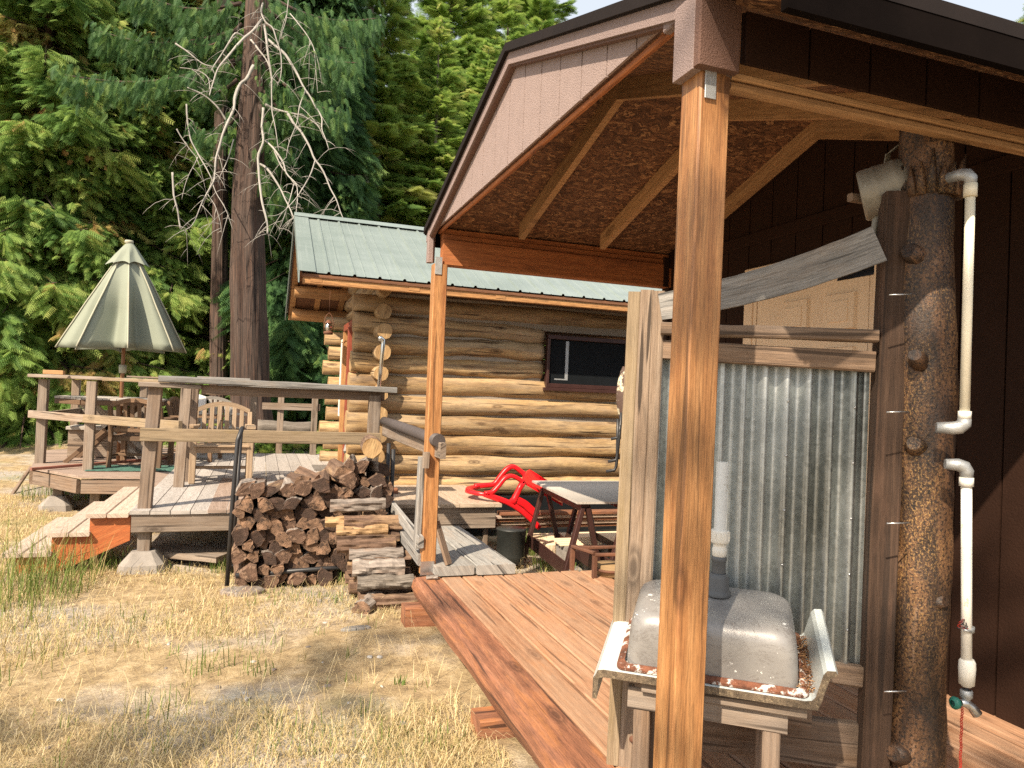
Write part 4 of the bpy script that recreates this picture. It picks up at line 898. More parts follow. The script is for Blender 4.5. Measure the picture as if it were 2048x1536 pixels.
# cloth over chair
b=MB(); c=at(393,795,y=ch4.location.y+.2); b.rings([[c+V((-.16,-.03,-.20)),c+V((-.17,-.035,.03)),c+V((-.16,.02,.04)),c+V((-.16,.03,-.06))],[c+V((.0,-.05,-.16)),c+V((0,-.045,.05)),c+V((.0,.02,.06)),c+V((0,.03,-.06))],[c+V((.12,-.03,-.22)),c+V((.13,-.035,.01)),c+V((.12,.02,.02)),c+V((.12,.03,-.06))]],'whitepaint',cap=False,smooth=True,closed=False)
one('pale_cloth','crumpled pale cloth hung over the back of the farthest chair','cloth',b)
# ---------------------------------------------------------------- umbrella + table
UX,UY=-1.62,9.8
U=empty('patio_umbrella','half closed sage green patio umbrella at the left end of the deck','umbrella',(UX,UY,pz))
part('pole',U,lambda b:(b.tube([(UX,UY,pz),(UX,UY,3.0)],.022,'umbpole',n=12),b.tube([(UX,UY,1.62),(UX,UY,1.52)],[.045,.04],'canvas2',n=12)))
def canopy(b,R0,R1,z0,z1,fold,ph,ns=8,k=12,nz=14,pw=.95,hem=.03):
    rg=[]
    for i in range(nz+1):
        t=i/nz; rr=R0+(R1-R0)*t**pw; row=[]
        for j in range(ns*k):
            a=2*math.pi*j/(ns*k)+ph; u=(j%k)/k; w=abs(math.sin(math.pi*u))**.75
            r=rr*(1-fold*min(1,t*1.6)*w)+.006*mn.noise(V((a*3,t*5,1)))
            row.append(V((UX+r*math.cos(a),UY+r*math.sin(a),z0+(z1-z0)*t+hem*t*w*(.6)+(.012*math.cos(a)))))
        rg.append(row)
    return rg
b=MB(); rg=canopy(b,.09,.70,2.95,1.80,.55,.22); b.rings(rg,'canvas',cap=False,smooth=False)
# lighter sun-facing hem panels are the same cloth; seams stand out
cn=b.build('canopy',U); 
for p in cn.data.polygons: p.use_smooth=True
md=cn.modifiers.new('s','SOLIDIFY'); md.thickness=.004
b=MB()
for j in range(8):
    pts=[rg[i][j*12]+ (rg[i][j*12]-V((UX,UY,rg[i][j*12].z))).normalized()*.004 for i in range(0,15)]
    b.tube(pts,.009,'canvas2',n=6)
b.build('canopy_seams',cn)
b=MB(); rv=canopy(b,.045,.245,3.10,2.83,.30,.22,nz=6,hem=.06); b.rings(rv,'canvas',cap=False,smooth=True); o=b.build('vent_cap',U)
part('finial',U,lambda b:b.lathe([(.0,.06),(.045,.06),(.05,.045),(.05,.03),(.03,.02),(.045,.0)],(UX,UY,3.085),'canvas2',n=16))
TB=empty('octagonal_table','pale slatted octagonal garden table round the umbrella pole','table',(UX-.1,UY,pz))
tz=1.22; tx=UX-.08
b=MB(); oc=[(tx+.62*math.cos(R(22.5+45*k)),UY+.62*math.sin(R(22.5+45*k))) for k in range(8)]
boards(b,oc,tz,.022,.07,'teakgray',along='y'); b.build('tabletop',TB)
b=MB(); oc=[V((tx+.6*math.cos(R(22.5+45*k)),UY+.6*math.sin(R(22.5+45*k)),tz-.055)) for k in range(8)]
for k in range(8): b.beam(oc[k],oc[(k+1)%8],.03,.055,'teakdark')
b.build('apron',TB)
for s1 in (-1,1):
    for s2 in (-1,1): beamp('leg',TB,(tx+s1*.42,UY+s2*.3,pz),(tx-s1*.30,UY+s2*.3,tz-.06),.03,.05,'teakgray' if s1>0 else 'teakdark')
b=MB(); rg=[]
for i in range(20):
    rg.append([V((UX+.3+ .42*(-1+2*i/19),UY-.9+.28*(-1+2*j/9),pz+.006+.02*abs(mn.noise(V((i*.8,j*.8,3)))))) for j in range(10)])
b.rings(rg,'greencloth',closed=False,cap=False,smooth=True); one('green_net','crumpled dark green cloth lying on the deck under the octagonal table','cloth',b)
b=MB(); q=at(190,860,y=10.3); b.box((q.x-.25,10.1,pz+.01),(q.x+.5,10.5,.80),'grayw',axis=0); b.box((q.x-.27,10.06,.801),(q.x+.52,10.54,.84),'teakgray',axis=0); one('storage_box','low wooden storage box on the deck behind the octagonal table','box',b)
# ================================================================ FIREWOOD
RK=empty('firewood_rack','black metal tube rack holding the firewood stack','rack',(-.15,5.45,0))
part('upright',RK,lambda b:b.tube([(-.175,5.44,.02),(-.165,5.44,.6),(-.150,5.44,1.05),(-.13,5.46,1.115),(-.125,5.52,1.13),(-.14,5.75,1.10)],.016,'blackmetal',n=10))
part('upright',RK,lambda b:b.tube([(-.16,5.80,.02),(-.14,5.80,1.08)],.016,'blackmetal',n=10))
part('upright',RK,lambda b:b.tube([(.965,5.46,.02),(.965,5.46,1.0)],.016,'blackmetal',n=10))
part('upright',RK,lambda b:b.tube([(.985,5.80,.02),(.985,5.80,1.02)],.016,'blackmetal',n=10))
part('base_rail',RK,lambda b:(b.tube([(-.12,5.40,.10),(.5,5.40,.125),(.96,5.43,.13)],.017,'blackmetal',n=10),b.tube([(-.16,5.8,.08),(.98,5.8,.08)],.017,'blackmetal',n=8)))
def split(kind,ends,rad=.07,L=.40,sd=0):
    random.seed(sd); b=MB()
    k=random.choice((3,4,4,5)); a0=random.random()*6
    if kind=='round': pts=[(math.cos(2*math.pi*j/12),math.sin(2*math.pi*j/12)) for j in range(12)]
    else:
        span=random.uniform(1.2,2.4); pts=[(-.75,random.uniform(-.1,.1))]+[( -.75+1.55*math.cos(-span/2+span*j/5),1.45*math.sin(-span/2+span*j/5)) for j in range(6)]
        if k>3: pts=[(-.72,.32),(-.72,-.28)]+pts[1:]
    s=rad; fine=[]
    for i in range(len(pts)):
        p,q=pts[i],pts[(i+1)%len(pts)]
        for t in (0,.33,.67): fine.append((p[0]+(q[0]-p[0])*t,p[1]+(q[1]-p[1])*t))
    if kind=='round': fine=pts
    rg=[]
    for i in range(7):
        y=-L/2+L*i/6+ (0)
        rg.append([V((p[0]*s*(1+.17*mn.noise(V((p[0]*2.5,p[1]*2.5,i*.4+sd)))),y+(random.uniform(-.006,.006) if i in(0,6) else 0),p[1]*s*(1+.17*mn.noise(V((p[0]*2.5+5,p[1]*2.5,i*.4+sd)))))) for p in fine])
    b.rings(rg,kind if kind in MATS else 'fwside',capm=ends)
    o=b.build('split_log'); return o
protos=[split(random.choice(('fwside','fwside','fwgray')),random.choice(('fwend','fwend2','fwend3')),.052+.024*((i*7)%5)/5,.38+.04*(i%3),sd=100+i) for i in range(22)]
random.seed(5)
used=set()
def place(o,loc,rot,label,group):
    if o.name in used: o=o.copy(); COL.objects.link(o)
    used.add(o.name); o.location=loc; o.rotation_euler=rot; tag(o,label,'firewood',group); return o
def topz(x):
    return float(np.interp(x,[-.16,0,.2,.34,.42,.55,.7,.85,.98],[.72,.77,.80,.82,.86,.90,.94,.90,.86]))
LAB='dark brown split log stacked with its cut end out in the rack'
row=0; z=.055
while z<1.0:
    x=-.10+(row%2)*.055
    while x<.93:
        jx,jz=random.uniform(-.016,.016),random.uniform(-.016,.016)
        tz_=topz(x)
        if z<tz_-.04:
            istop=z+.10>=tz_-.04
            if istop: loc=(x+jx,5.60+random.uniform(-.06,.02),z+jz); place(random.choice(protos),loc,(random.uniform(-.1,.1),random.uniform(0,6.3),random.uniform(-.25,.25)),'rough split log lying on the top of the racked stack','top row of the firewood stack')
            else: place(random.choice(protos),(x+jx,5.60+random.uniform(-.05,.035),z+jz),(random.uniform(-.03,.03),random.uniform(0,6.3),random.uniform(-.06,.06)),LAB,'firewood stacked in the rack')
        x+=.098+random.uniform(-.012,.012)
    z+=.079; row+=1
rl=split('round','logend',.075,.42,sd=300); MATS_SIDE='bark_gray'
place(rl,(.80,5.50,1.02),(0,.4,-.1),'round barked log with a pale cut end on top of the firewood stack',None)
# the stepped pile in front, logs lying across
fp=[(660,770,1008,5.24,.042,'fwgray','big pale grey split log topmost of the stepped pile in front of the rack'),
(650,762,1040,5.20,.030,'fwnew','fresh yellow split log second from the top of the stepped pile'),
(672,775,1058,5.16,.045,'fwnew','thick pale split log third from the top of the stepped pile'),
(674,790,1088,5.08,.040,'fwside','brown split log in the middle of the stepped pile'),
(698,806,1106,4.98,.035,'fwgray','grey weathered log just below the middle of the stepped pile'),
(704,808,1134,4.88,.043,'fwgray','straight grey split log second from the bottom of the stepped pile'),
(714,826,1165,4.78,.048,'bark_gray','rough barked log at the foot of the stepped pile'),]
def crosslog(a,c,r,m,sd):
    b=MB(); random.seed(sd); d=(c-a).normalized(); y=V((0,0,1)).cross(d).normalized(); z=V((0,0,1)); k=18; rg=[]
    s0=[1.0+random.uniform(-.25,.25) for _ in range(7)]; sh=[s0[int(q*7/18)]*(1+random.uniform(-.05,.05)) for q in range(k)]
    for i in range(17):
        o=a.lerp(c,i/16)+V((0,0,.006*mn.noise(V((i*.3,sd,0))))); rg.append([o+(y*math.cos(2*math.pi*j/k)*1.35+z*math.sin(2*math.pi*j/k)*.95)*r*1.12*sh[j]*(1+.30*mn.noise(V((j*.7,i*.30,sd)))+.10*mn.noise(V((j*2.3,i*1.1,sd)))) for j in range(k)])
    b.rings(rg,m,capm='fwend2'); return b
for i,(x0,x1,py,yy,r,m,lab) in enumerate(fp):
    a,c=at(x0,py+3,y=yy),at(x1,py-1,y=yy-.03); one('split_log',lab,'firewood',crosslog(a,c,r,m,400+i),group='stepped firewood pile')
random.seed(9)
k=0
for (xx,yy,zz) in [(.80,5.15,.50),(.78,5.15,.40),(.80,5.10,.31),(.82,5.10,.21),(.80,5.12,.12),(.84,5.0,.28),(.84,4.98,.18),(.86,4.98,.09),(.86,4.86,.14),(.88,4.86,.06),(.90,4.72,.06)]:
    a=V((xx-.21+random.uniform(-.04,.03),yy,zz)); c=V((xx+.19,yy-.02,zz+random.uniform(-.01,.01))); one('split_log','dark split log wedged inside the stepped pile behind the front ones','firewood',crosslog(a,c,.042,'fwside',500+k),group='inner logs of the stepped pile'); k+=1
a=at(722,1195,y=4.66); one('split_log','stubby wedge of firewood on the ground at the foot of the stepped pile','firewood',crosslog(V((a.x,4.62,.05)),V((a.x+.12,4.80,.07)),.045,'fwgray',777),group='stepped firewood pile')
# bark slab and stone on the ground
def flat(name,label,cat,px0,px1,py,wd,th,m,z=.05,sd=1,rot=0):
    a=at(px0,py,z=z); c=at(px1,py+rot,z=z); d=(c-a); n=V((-d.y,d.x,0)).normalized(); b=MB(); k=14; rg=[]
    for s_,sc_ in ((0,1.0),(th*.7,.97),(th,.86)):
        ring=[]
        for j in range(k):
            t=2*math.pi*j/k; r_=1+.22*mn.noise(V((math.cos(t)*1.5,math.sin(t)*1.5,sd)))
            p=(a+c)/2+d*.5*math.cos(t)*r_*sc_+n*wd*.5*math.sin(t)*r_*sc_; ring.append(V((p.x,p.y,gz(p.x,p.y)-.004+s_)))
        rg.append(ring)
    b.rings(rg,m); return one(name,label,cat,b)
flat('bark_slab','flat pale slab of bark lying on the dry grass before the rack','bark',440,530,1168,.22,.03,'fwgray',sd=3,rot=6)
flat('wood_chip','flat grey chip of weathered wood lying in the straw near the porch','wood chip',678,742,1249,.06,.02,'silverw',sd=5)
flat('paper_scrap','small pale stone in the straw at the bottom of the picture','stone',655,700,1522,.05,.02,'slabstone',sd=8)
# ================================================================ RAMP, RAIL AND PLATFORM
PF=empty('low_platform','low beige board platform on a timber frame against the log wall','platform',(1.0,5.85,0))
b=MB(); boards(b,[(.99,5.83),(1.985,5.83),(1.985,7.06),(.99,7.06)],.515,.028,.31,'platform',along='x' if False else 'y',gap=.003); b.build('platform_top',PF)
boxp('frame_board',PF,(1.0,5.87,.30),(1.945,5.908,.486),'grayw',axis=0); boxp('frame_board',PF,(1.905,5.91,.30),(1.943,7.0,.486),'grayw',axis=1); boxp('leg',PF,(1.86,5.92,.02),(1.90,5.96,.30),'grayw',axis=2); boxp('leg',PF,(1.1,5.92,.02),(1.18,5.96,.30),'grayw',axis=2)
boxp('step_board',PF,(.99,6.45,.5165),(1.20,6.55,.56),'rededge',axis=0)
RP=empty('ramp','ramp of wide grey planks leading from the porch floor to the low platform','ramp',(1.1,4.4,0))
for k,(x0,x1,ya) in enumerate(((1.070,1.325,4.385),(1.338,1.60,4.375))):
    b=MB(); b.beam(((x0+x1)/2,ya,.327),((x0+x1)/2+.02,5.86,.30),x1-x0,.060,'ramp',seg=8,jit=.0015,ch=.006); b.build('plank',RP)
HR=empty('ramp_handrail','timber handrail beside the ramp topped with a black foam sleeve','handrail',(1.0,5.2,0))
beamp('foam_sleeve',HR,(.0,0,0),(0,0,.01),.001,.001,'foam') if False else part('foam_sleeve',HR,lambda b:b.tube([(.975,6.02,1.19),(1.00,5.4,1.175),(1.035,4.7,1.155),(1.058,4.38,1.145)],[.036,.040,.039,.043],'foam',n=14,wob=.03))
beamp('rail_board',HR,(.985,6.05,1.115),(1.075,4.33,1.085),.036,.10,'grayw',seg=5,jit=.001)
beamp('rail_board',HR,(.965,5.9,.60),(.985,4.44,.50),.034,.075,'silverw',seg=4,jit=.001)
beamp('rail_board',HR,(.985,5.7,.44),(1.0,4.5,.375),.034,.075,'silverw',seg=4,jit=.001)
beamp('rail_post',HR,(.978,4.53,.45),(.985,4.53,1.03),.036,.075,'silverw',up=(0,1,0)); beamp('rail_post',HR,(.99,4.43,.97),(.992,4.43,1.07),.04,.04,'grayw',up=(0,1,0))
beamp('brace',HR,(1.165,4.42,.36),(1.09,4.50,.62),.06,.02,'railbrown')
# bucket
b=MB(); c=at(1024,1075,y=5.7); b.lathe([(0,.0),(.115,0),(.118,.06),(.126,.27),(.130,.275),(.128,.285),(0,.292)],(c.x,5.72,.04),'bucket',n=28); bk=one('black_bucket','black plastic bucket with its lid on standing beside the low platform','bucket',b)
# cinder block
b=MB(); c=at(1065,1105,z=.03); bx,by=c.x,5.35
for a0,a1 in ((0,.035),(.18,.215),(.355,.39)): b.box((bx+a0,by,.02),(bx+a1,by+.19,.20),'concrete',axis=2,ch=.003)
b.box((bx+.0355,by+.155,.02),(bx+.3545,by+.19,.199),'concrete',axis=0,ch=.002); b.box((bx+.0,by,.201),(bx+.39,by+.19,.235),'concrete',axis=0,ch=.003); b.box((bx+.0355,by+.002,.02),(bx+.1795,by+.154,.05),'concrete',axis=0); b.box((bx+.2155,by+.002,.02),(bx+.3545,by+.154,.05),'concrete',axis=0)
one('cinder_block','grey hollow concrete block lying in the grass between bucket and sawhorse','block',b)
b=MB()
for k in range(4): b.box((bx-.03,by+.02+.055*k,.2365+.004*k),(bx+.34,by+.06+.055*k,.2505+.004*k),'cream',axis=0)
one('batten_pile','few pale battens laid on the concrete block','battens',b)
# red chair (tipped)
RC=empty('red_plastic_chair','red plastic armchair tipped over between the low platform and the sawhorse table','chair',tuple(at(1010,990,y=6.1)))
Z6=lambda x,y:(880+x/4.8,880+y/4.8)
def strip(b,pts,yd,w,th=.016):
    q=[at(*Z6(*p),y=yd) for p in pts]; rg=[]
    for i,p in enumerate(q):
        d=(q[min(i+1,len(q)-1)]-q[max(i-1,0)]).normalized(); n=V((0,1,0)); s=d.cross(n).normalized()
        ww=w[i] if isinstance(w,(list,tuple)) else w
        sec=[(-ww/2,-th),( -ww/2*.6,-th*1.6),(ww/2*.6,-th*1.6),(ww/2,-th),(ww/2,th),(-ww/2,th)]
        rg.append([p+s*a+n*c for a,c in sec])
    b.rings(rg,'redplastic',smooth=True)
def sm(pts,k=4):
    out=[]
    for i in range(len(pts)-1):
        p0,p1,p2,p3=pts[max(i-1,0)],pts[i],pts[i+1],pts[min(i+2,len(pts)-1)]
        for j in range(k):
            t=j/k; out.append(tuple(.5*((2*p1[c])+(-p0[c]+p2[c])*t+(2*p0[c]-5*p1[c]+4*p2[c]-p3[c])*t*t+(-p0[c]+3*p1[c]-3*p2[c]+p3[c])*t**3) for c in (0,1)))
    return out+[pts[-1]]
part('armrest',RC,lambda b:strip(b,sm([(430,512),(500,500),(560,440),(620,368),(680,345),(740,365),(800,405)]),5.95,.038))
part('armrest',RC,lambda b:strip(b,sm([(330,445),(430,435),(520,422),(580,350),(640,280),(700,255),(760,290),(820,340)]),6.35,.044))
part('leg',RC,lambda b:strip(b,[(800,400),(760,470),(720,560),(690,610)],5.95,[.05,.045,.05,.08]))
part('side_frame',RC,lambda b:strip(b,sm([(430,520),(540,560),(650,600),(760,665),(860,750),(950,842)]),5.95,.05))
part('leg',RC,lambda b:strip(b,sm([(690,560),(800,610),(870,670),(935,725)]),6.30,.075))
def backr(b):
    rg=[]
    for i in range(9):
        t=i/8; yy=5.95+.4*t; px=430-130*math.sin(math.pi*t)**.8-100*t*.9; py=518-75*t-0*math.sin(math.pi*t)
        c=at(*Z6(px,py),y=yy); rg.append([c+V((-.012,0,-.02)),c+V((.05,0,-.024)),c+V((.07,0,.004)),c+V((-.006,0,.012))])
    b.rings(rg,'redplastic',smooth=True)
part('backrest',RC,backr)
def seatp(b):
    q=[(785,385,5.95),(800,320,6.35),(860,280,6.35),(1030,385,6.35),(1170,560,6.35),(1165,605,5.95),(1020,520,5.95),(880,440,5.95)]
    pts=[at(*Z6(x,y),y=yy) for x,y,yy in q]; b.prism(pts,(.012,0,-.028),'redplastic')
part('seat',RC,seatp)
# sawhorse table
F1=at(1155,1004,y=4.75); BL=at(1064,961,z=F1.z); T=F1.z
tt=empty('plywood_table','weathered plywood sheet laid as a table top over the brown sawhorses','table',(F1.x,F1.y,T))
uX=V((1,-.02,0)).normalized(); b=MB(); q=[F1,F1+uX*1.1,BL+uX*1.1,BL]
b.prism([p+V((0,0,-.016)) for p in q],(0,0,.016),'teakgray'); b.build('plywood_top',tt)
def horse(off,label):
    e=empty('sawhorse',label,'sawhorse',tuple(F1+uX*off),0,'brown folding sawhorses'); u=(F1-BL).normalized(); a=BL+u*.16+uX*(off+.02); c=F1-u*.05+uX*(off+.02)
    w=uX; zt=T-.05
    part('crossbar',e,lambda b:b.beam(V((a.x,a.y,zt)),V((c.x,c.y,zt)),.06,.06,'brownmetal'))
    for p in (a,c):
        for s_ in (-1,1): part('leg',e,lambda b:b.beam(V((p.x,p.y,zt))+w*s_*.02,V((p.x,p.y,.03))+w*s_*.175,.034,.05,'brownmetal',up=tuple(u)))
    def panel(b,s_):
        p0,p1=V((a.x,a.y,.20))+w*s_*.140,V((c.x,c.y,.20))+w*s_*.140; b.beam(p0,p1,.008,.11,'brownmetal')
    for s_ in (-1,1): part('spreader_panel',e,panel,s_)
horse(.06,'brown folding sawhorse at the near left end of the plywood table'); horse(.42,'brown folding sawhorse farther right under the plywood table')
# angle iron stand on the porch floor
IS=empty('iron_stand','small rusty angle iron stand with a flat stone on the porch floor below the table','stand',tuple(at(1190,1155,z=FZ)))
q=at(1188,1156,z=FZ)
for dx,dy in ((0,0),(-.06,.22),(.34,-.03),(.30,.20)):
    boxp('leg',IS,(q.x+dx-.012,q.y+dy-.012,FZ),(q.x+dx+.016,q.y+dy+.016,FZ+.145),'rust',axis=2,ch=.002)
part('top_frame',IS,lambda b:(b.beam(q+V((0,0,.15)),q+V((.34,-.03,.15)),.03,.02,'rust'),b.beam(q+V((-.06,.22,.15)),q+V((.30,.20,.15)),.03,.02,'rust'),b.beam(q+V((0,0,.16)),q+V((-.06,.22,.16)),.03,.02,'rust')))
part('ring',IS,lambda b:b.tube([q+V((.16+.12*math.cos(a),.02+.08*math.sin(a),.045)) for a in np.linspace(0,6.28,24)],.009,'rust',n=8))
b=MB(); b.lathe([(0,.0),(.115,0),(.12,.03),(.115,.07),(0,.08)],(q.x+.17,q.y+.06,FZ),'logend',n=18); one('wood_round','sawn round of pale wood standing inside the rusty iron stand','wood block',b)
# small wood chip on porch corner
b=MB(); c=at(862,1158,z=FZ); b.beam(c+V((-.03,0,.012)),c+V((.04,-.02,.02)),.04,.014,'fwgray',seg=4,jit=.004); one('bark_chip','curled bark chip on the porch floor at the foot of the far post','bark',b)
# ================================================================ TREES
def mesh_np(name,verts,faces_flat,nper,mats,matidx,tint=None,parent=None,smooth=False):
    me=bpy.data.meshes.new(name); nv=len(verts); nf=len(faces_flat)//nper
    me.vertices.add(nv); me.vertices.foreach_set('co',np.asarray(verts,dtype=np.float32).ravel())
    me.loops.add(len(faces_flat)); me.loops.foreach_set('vertex_index',np.asarray(faces_flat,dtype=np.int32))
    me.polygons.add(nf); me.polygons.foreach_set('loop_start',np.arange(0,nf*nper,nper,dtype=np.int32)); me.polygons.foreach_set('loop_total',np.full(nf,nper,dtype=np.int32))
    for m in mats: me.materials.append(MATS[m])
    if tint is not None:
        a=me.attributes.new('tint','FLOAT','POINT'); a.data.foreach_set('value',np.asarray(tint,dtype=np.float32))
    me.update(calc_edges=True); me.validate()
    o=bpy.data.objects.new(name,me); COL.objects.link(o)
    if parent: o.parent=parent
    return o
def frond(kind):
    """one lacy spray along +x: thin slivers, local xyz"""
    T=[]; A=np.array
    nn=8 if kind=='cedar' else 9
    for i in range(nn):
        t=.04+.94*i/nn; L=.40*(1-t*.62); z=-.10*t*t if kind=='cedar' else .02*t
        for s in (-1,1):
            a=A([t,0,z]); dv=A([.72,s*.72,-.25-.35*t]) if kind=='cedar' else A([.78,s*.8,.04]); d=dv*L; w=A([.022,-s*.016,0.])
            T.append((a-w,a+w,a+d))
            for q in (.35,.68):
                m=a+d*q; e=L*(.42-.2*q)
                T.append((m-A([0,.010,0]),m+A([.012,.010,0]),m+A([.95,s*.05,-.28 if kind=='cedar' else .02])*e)); 
                if kind!='cedar' or q<.5: T.append((m-A([.012,0,0]),m+A([.012,0,0]),m+A([.15,s*1.0,-.25 if kind=='cedar' else .05])*e))
    T.append((A([0,-.012,0.]),A([0,.012,0.]),A([1.1,0,-.18 if kind=='cedar' else .02])))
    return np.array(T).reshape(-1,3)
FR={'cedar':frond('cedar'),'fir':frond('fir')}
def sprays(kind,P,D,S,rs,droop=.3,tilt=.5):
    """P positions, D directions, S sizes -> vertices"""
    n=len(P); D=D/np.linalg.norm(D,axis=1,keepdims=True)
    Z=np.tile(np.array([0,0,1.]),(n,1))+rs.normal(0,tilt,(n,3)); Y=np.cross(Z,D); Y/=np.linalg.norm(Y,axis=1,keepdims=True)+1e-9; Zn=np.cross(D,Y)
    F=FR[kind]; sc=S[:,None]
    v=P[:,None,:]+F[None,:,0,None]*(D*sc)[:,None,:]+F[None,:,1,None]*(Y*sc)[:,None,:]+F[None,:,2,None]*(Zn*sc)[:,None,:]
    return v.reshape(-1,3),len(F)
def conifer(name,kind,mat,h,rad,nb,dens,size,seed,z0=.3,trunk_r=.2,bark='bark_red',droop=.35,tipup=.15,dead=.06,shape=1.0,hang=.4,side=None,basecol=.5,arc=1.0):
    rs=np.random.default_rng(seed); random.seed(seed)
    root=bpy.data.objects.new(name,None); COL.objects.link(root)
    b=MB(); n=14
    b.tube([(0.02*math.sin(z*.8+seed),0.02*math.cos(z*.7),z) for z in np.linspace(-.2,h*.97,n)],[max(.012,trunk_r*(1-.93*(i/(n-1)))*(1.25 if i==0 else 1)) for i in range(n)],bark,n=12,wob=.08)
    b.build('trunk',root)
    Ps=[];Ds=[];Ss=[];Ts=[]; br=MB()
    for k in range(nb):
        t=(k+rs.random())/nb; t=t**.9; z=z0+(h*.985-z0)*t; L=rad*((1-t)**shape)*(.65+.5*rs.random())+.12
        az=rs.random()*2*np.pi*arc+(side if side is not None else 0)
        d=np.array([np.cos(az),np.sin(az),0]); up=.25*(t>.75)-.05; m=7; dr_=droop*(.4+1.2*rs.random()); pts=[]
        for i in range(m):
            s=i/(m-1); pts.append(np.array([0,0,z])+d*L*s+np.array([0,0,L*(up*s-dr_*s**1.5*(1.1-t)+tipup*s**3)]))
        pts=np.array(pts)
        if L>.5: br.tube([V(p) for p in pts],[max(.006,.018*L*(1-.85*i/(m-1))) for i in range(m)],bark,n=5,cap=False)
        ns=max(3,int(dens*1.25*L*L**.25)); bt=rs.normal(basecol,.10)
        u=rs.random(ns)**.75*.97+.05; 
        pos=np.stack([np.interp(u*(m-1),np.arange(m),pts[:,c]) for c in range(3)],1)
        sidev=np.array([-d[1],d[0],0]); off=rs.normal(0,.16,ns)*L*(1-.55*u)
        pos=pos+sidev*off[:,None]+np.array([0,0,1.])*(-np.abs(rs.normal(0,.26,ns))*hang*(1.2 if hang>.3 else .6)-np.abs(off)*.25)[:,None]
        dirs=d*(.55+.4*rs.random((ns,1)))+sidev*(np.sign(off)*(.35+.5*rs.random(ns)))[:,None]+np.array([0,0,1.])*(-hang*(.3+1.0*rs.random(ns))+(tipup*.5))[:,None]
        Ps.append(pos);Ds.append(dirs);Ss.append(size*(.6+.8*rs.random(ns))*(.75+.4*min(1,L)))
        tt=bt+rs.normal(0,.15,ns)
        if rs.random()<dead: tt=.9+.1*rs.random(ns)
        Ts.append(tt)
    P_=np.concatenate(Ps);D_=np.concatenate(Ds);S_=np.concatenate(Ss);T_=np.concatenate(Ts)
    v,nfv=sprays(kind,P_,D_,S_,rs); print(name,len(P_),len(v)//3)
    tint=np.clip(np.repeat(T_,nfv)+rs.normal(0,.03,len(P_)*nfv),0,1)
    o=mesh_np('crown',v,np.arange(len(v)),3,[mat],None,tint,root)
    if br.f: br.build('branch',root)
    return root,len(v)//3
def put(r,x,y,z,s,rot,label,group,first):
    o=r if first else copy_tree(r); o.location=(x,y,z); o.scale=(s,s,s*1.0); o.rotation_euler=(0,0,rot); tag(o,label,'tree',group); return o
tot=0
cedA,n1=conifer('cedar_tree','cedar','cedar',13,2.6,250,110,.26,21,z0=.25,trunk_r=.22,droop=.55,hang=.75,dead=.05,shape=.55,basecol=.56)
cedB,n2=conifer('cedar_tree','cedar','cedar',12,2.3,230,105,.25,22,z0=.15,trunk_r=.2,droop=.5,hang=.65,dead=.07,shape=.6,basecol=.56)
firA,n3=conifer('fir_tree','fir','fir',12.5,2.1,260,95,.25,23,z0=.5,trunk_r=.17,bark='bark_gray',droop=.22,hang=.18,dead=.02,shape=.75,basecol=.55,tipup=.12)
firB,n4=conifer('fir_tree','fir','fir',11,1.9,230,95,.24,24,z0=.4,trunk_r=.15,bark='bark_gray',droop=.3,hang=.25,dead=.03,shape=.85,basecol=.62,tipup=.15)
hemA,n5=conifer('hemlock_tree','cedar','hemlock',15,1.5,260,150,.28,25,z0=1.2,trunk_r=.20,droop=.5,hang=1.0,dead=.0,shape=.5,basecol=.42)
spot=[ # proto, px, distance, scale, rot, label
(cedA,60,14.5,1.00,.3,'drooping cedar at the far left edge of the yard'),
(cedB,215,15.6,1.0,1.9,'cedar standing behind the patio umbrella'),
(cedA,345,17.0,1.05,3.2,'cedar between the umbrella and the big bare trunk'),
(cedB,-60,16.5,.95,4.4,'cedar beyond the left edge, only its right boughs in view'),
(cedB,130,20.5,1.05,2.6,'cedar in the second row behind the leftmost cedars'),
(cedA,445,19.5,1.1,5.2,'shaded cedar right behind the big dead branched trunk'),
(hemA,600,15.5,1.0,.8,'dark blue green tree with hanging boughs right of the big trunk'),
(cedB,560,15.5,.42,1.2,'low bushy young cedar beside the log cabin front'),
(firA,735,17.6,1.0,.5,'sunlit fir with a pale straight trunk above the green roof'),
(firB,850,18.5,1.0,2.1,'yellow green fir left of the brown gable'),
(firA,950,21.0,.92,3.3,'pointed fir whose tip stands against the sky'),
(firB,680,21.5,1.1,4.2,'fir in the second row behind the pale trunk'),
(firA,800,26,1.15,5.5,'tall fir farther back above the cabin roof'),
(firB,1060,27,1.15,1.0,'fir partly hidden behind the brown gable peak'),
(firA,1010,21,.72,.4,'small fir hard by the sloping edge of the brown gable'),
(hemA,520,24,1.0,2.5,'dark tree deep in the wood behind the bare trunk'),
(cedB,-10,24,1.1,.6,'cedar far back at the left end of the wood'),
(firB,1240,24,1.2,2.9,'fir behind the brown gable'),
(firA,2080,17,1.0,1.6,'fir showing above the right end of the brown roof'),
(cedA,260,25,1.1,5.9,'cedar deep in the wood behind the umbrella'),
(firB,620,30,1.2,.9,'fir deep in the wood left of the pale trunk'),
(firA,900,32,1.25,4.0,'distant fir between the two yellow green ones'),
(firA,870,24,1.35,2.6,'tall fir filling the gap beside the brown gable'),
(firB,985,25,1.4,5.0,'tall yellow green fir just left of the gable slope'),
(firA,1040,32,1.75,1.2,'tallest far fir rising just behind the brown gable peak'),
(firB,940,34,1.8,3.6,'far tall fir closing the gap beside the gable'),
(cedA,400,29,1.15,1.1,'distant cedar behind the big trunk'),
]
seen=set()
def spot_xy(px,d):
    p=at(px,755,d=d); return p.x,p.y
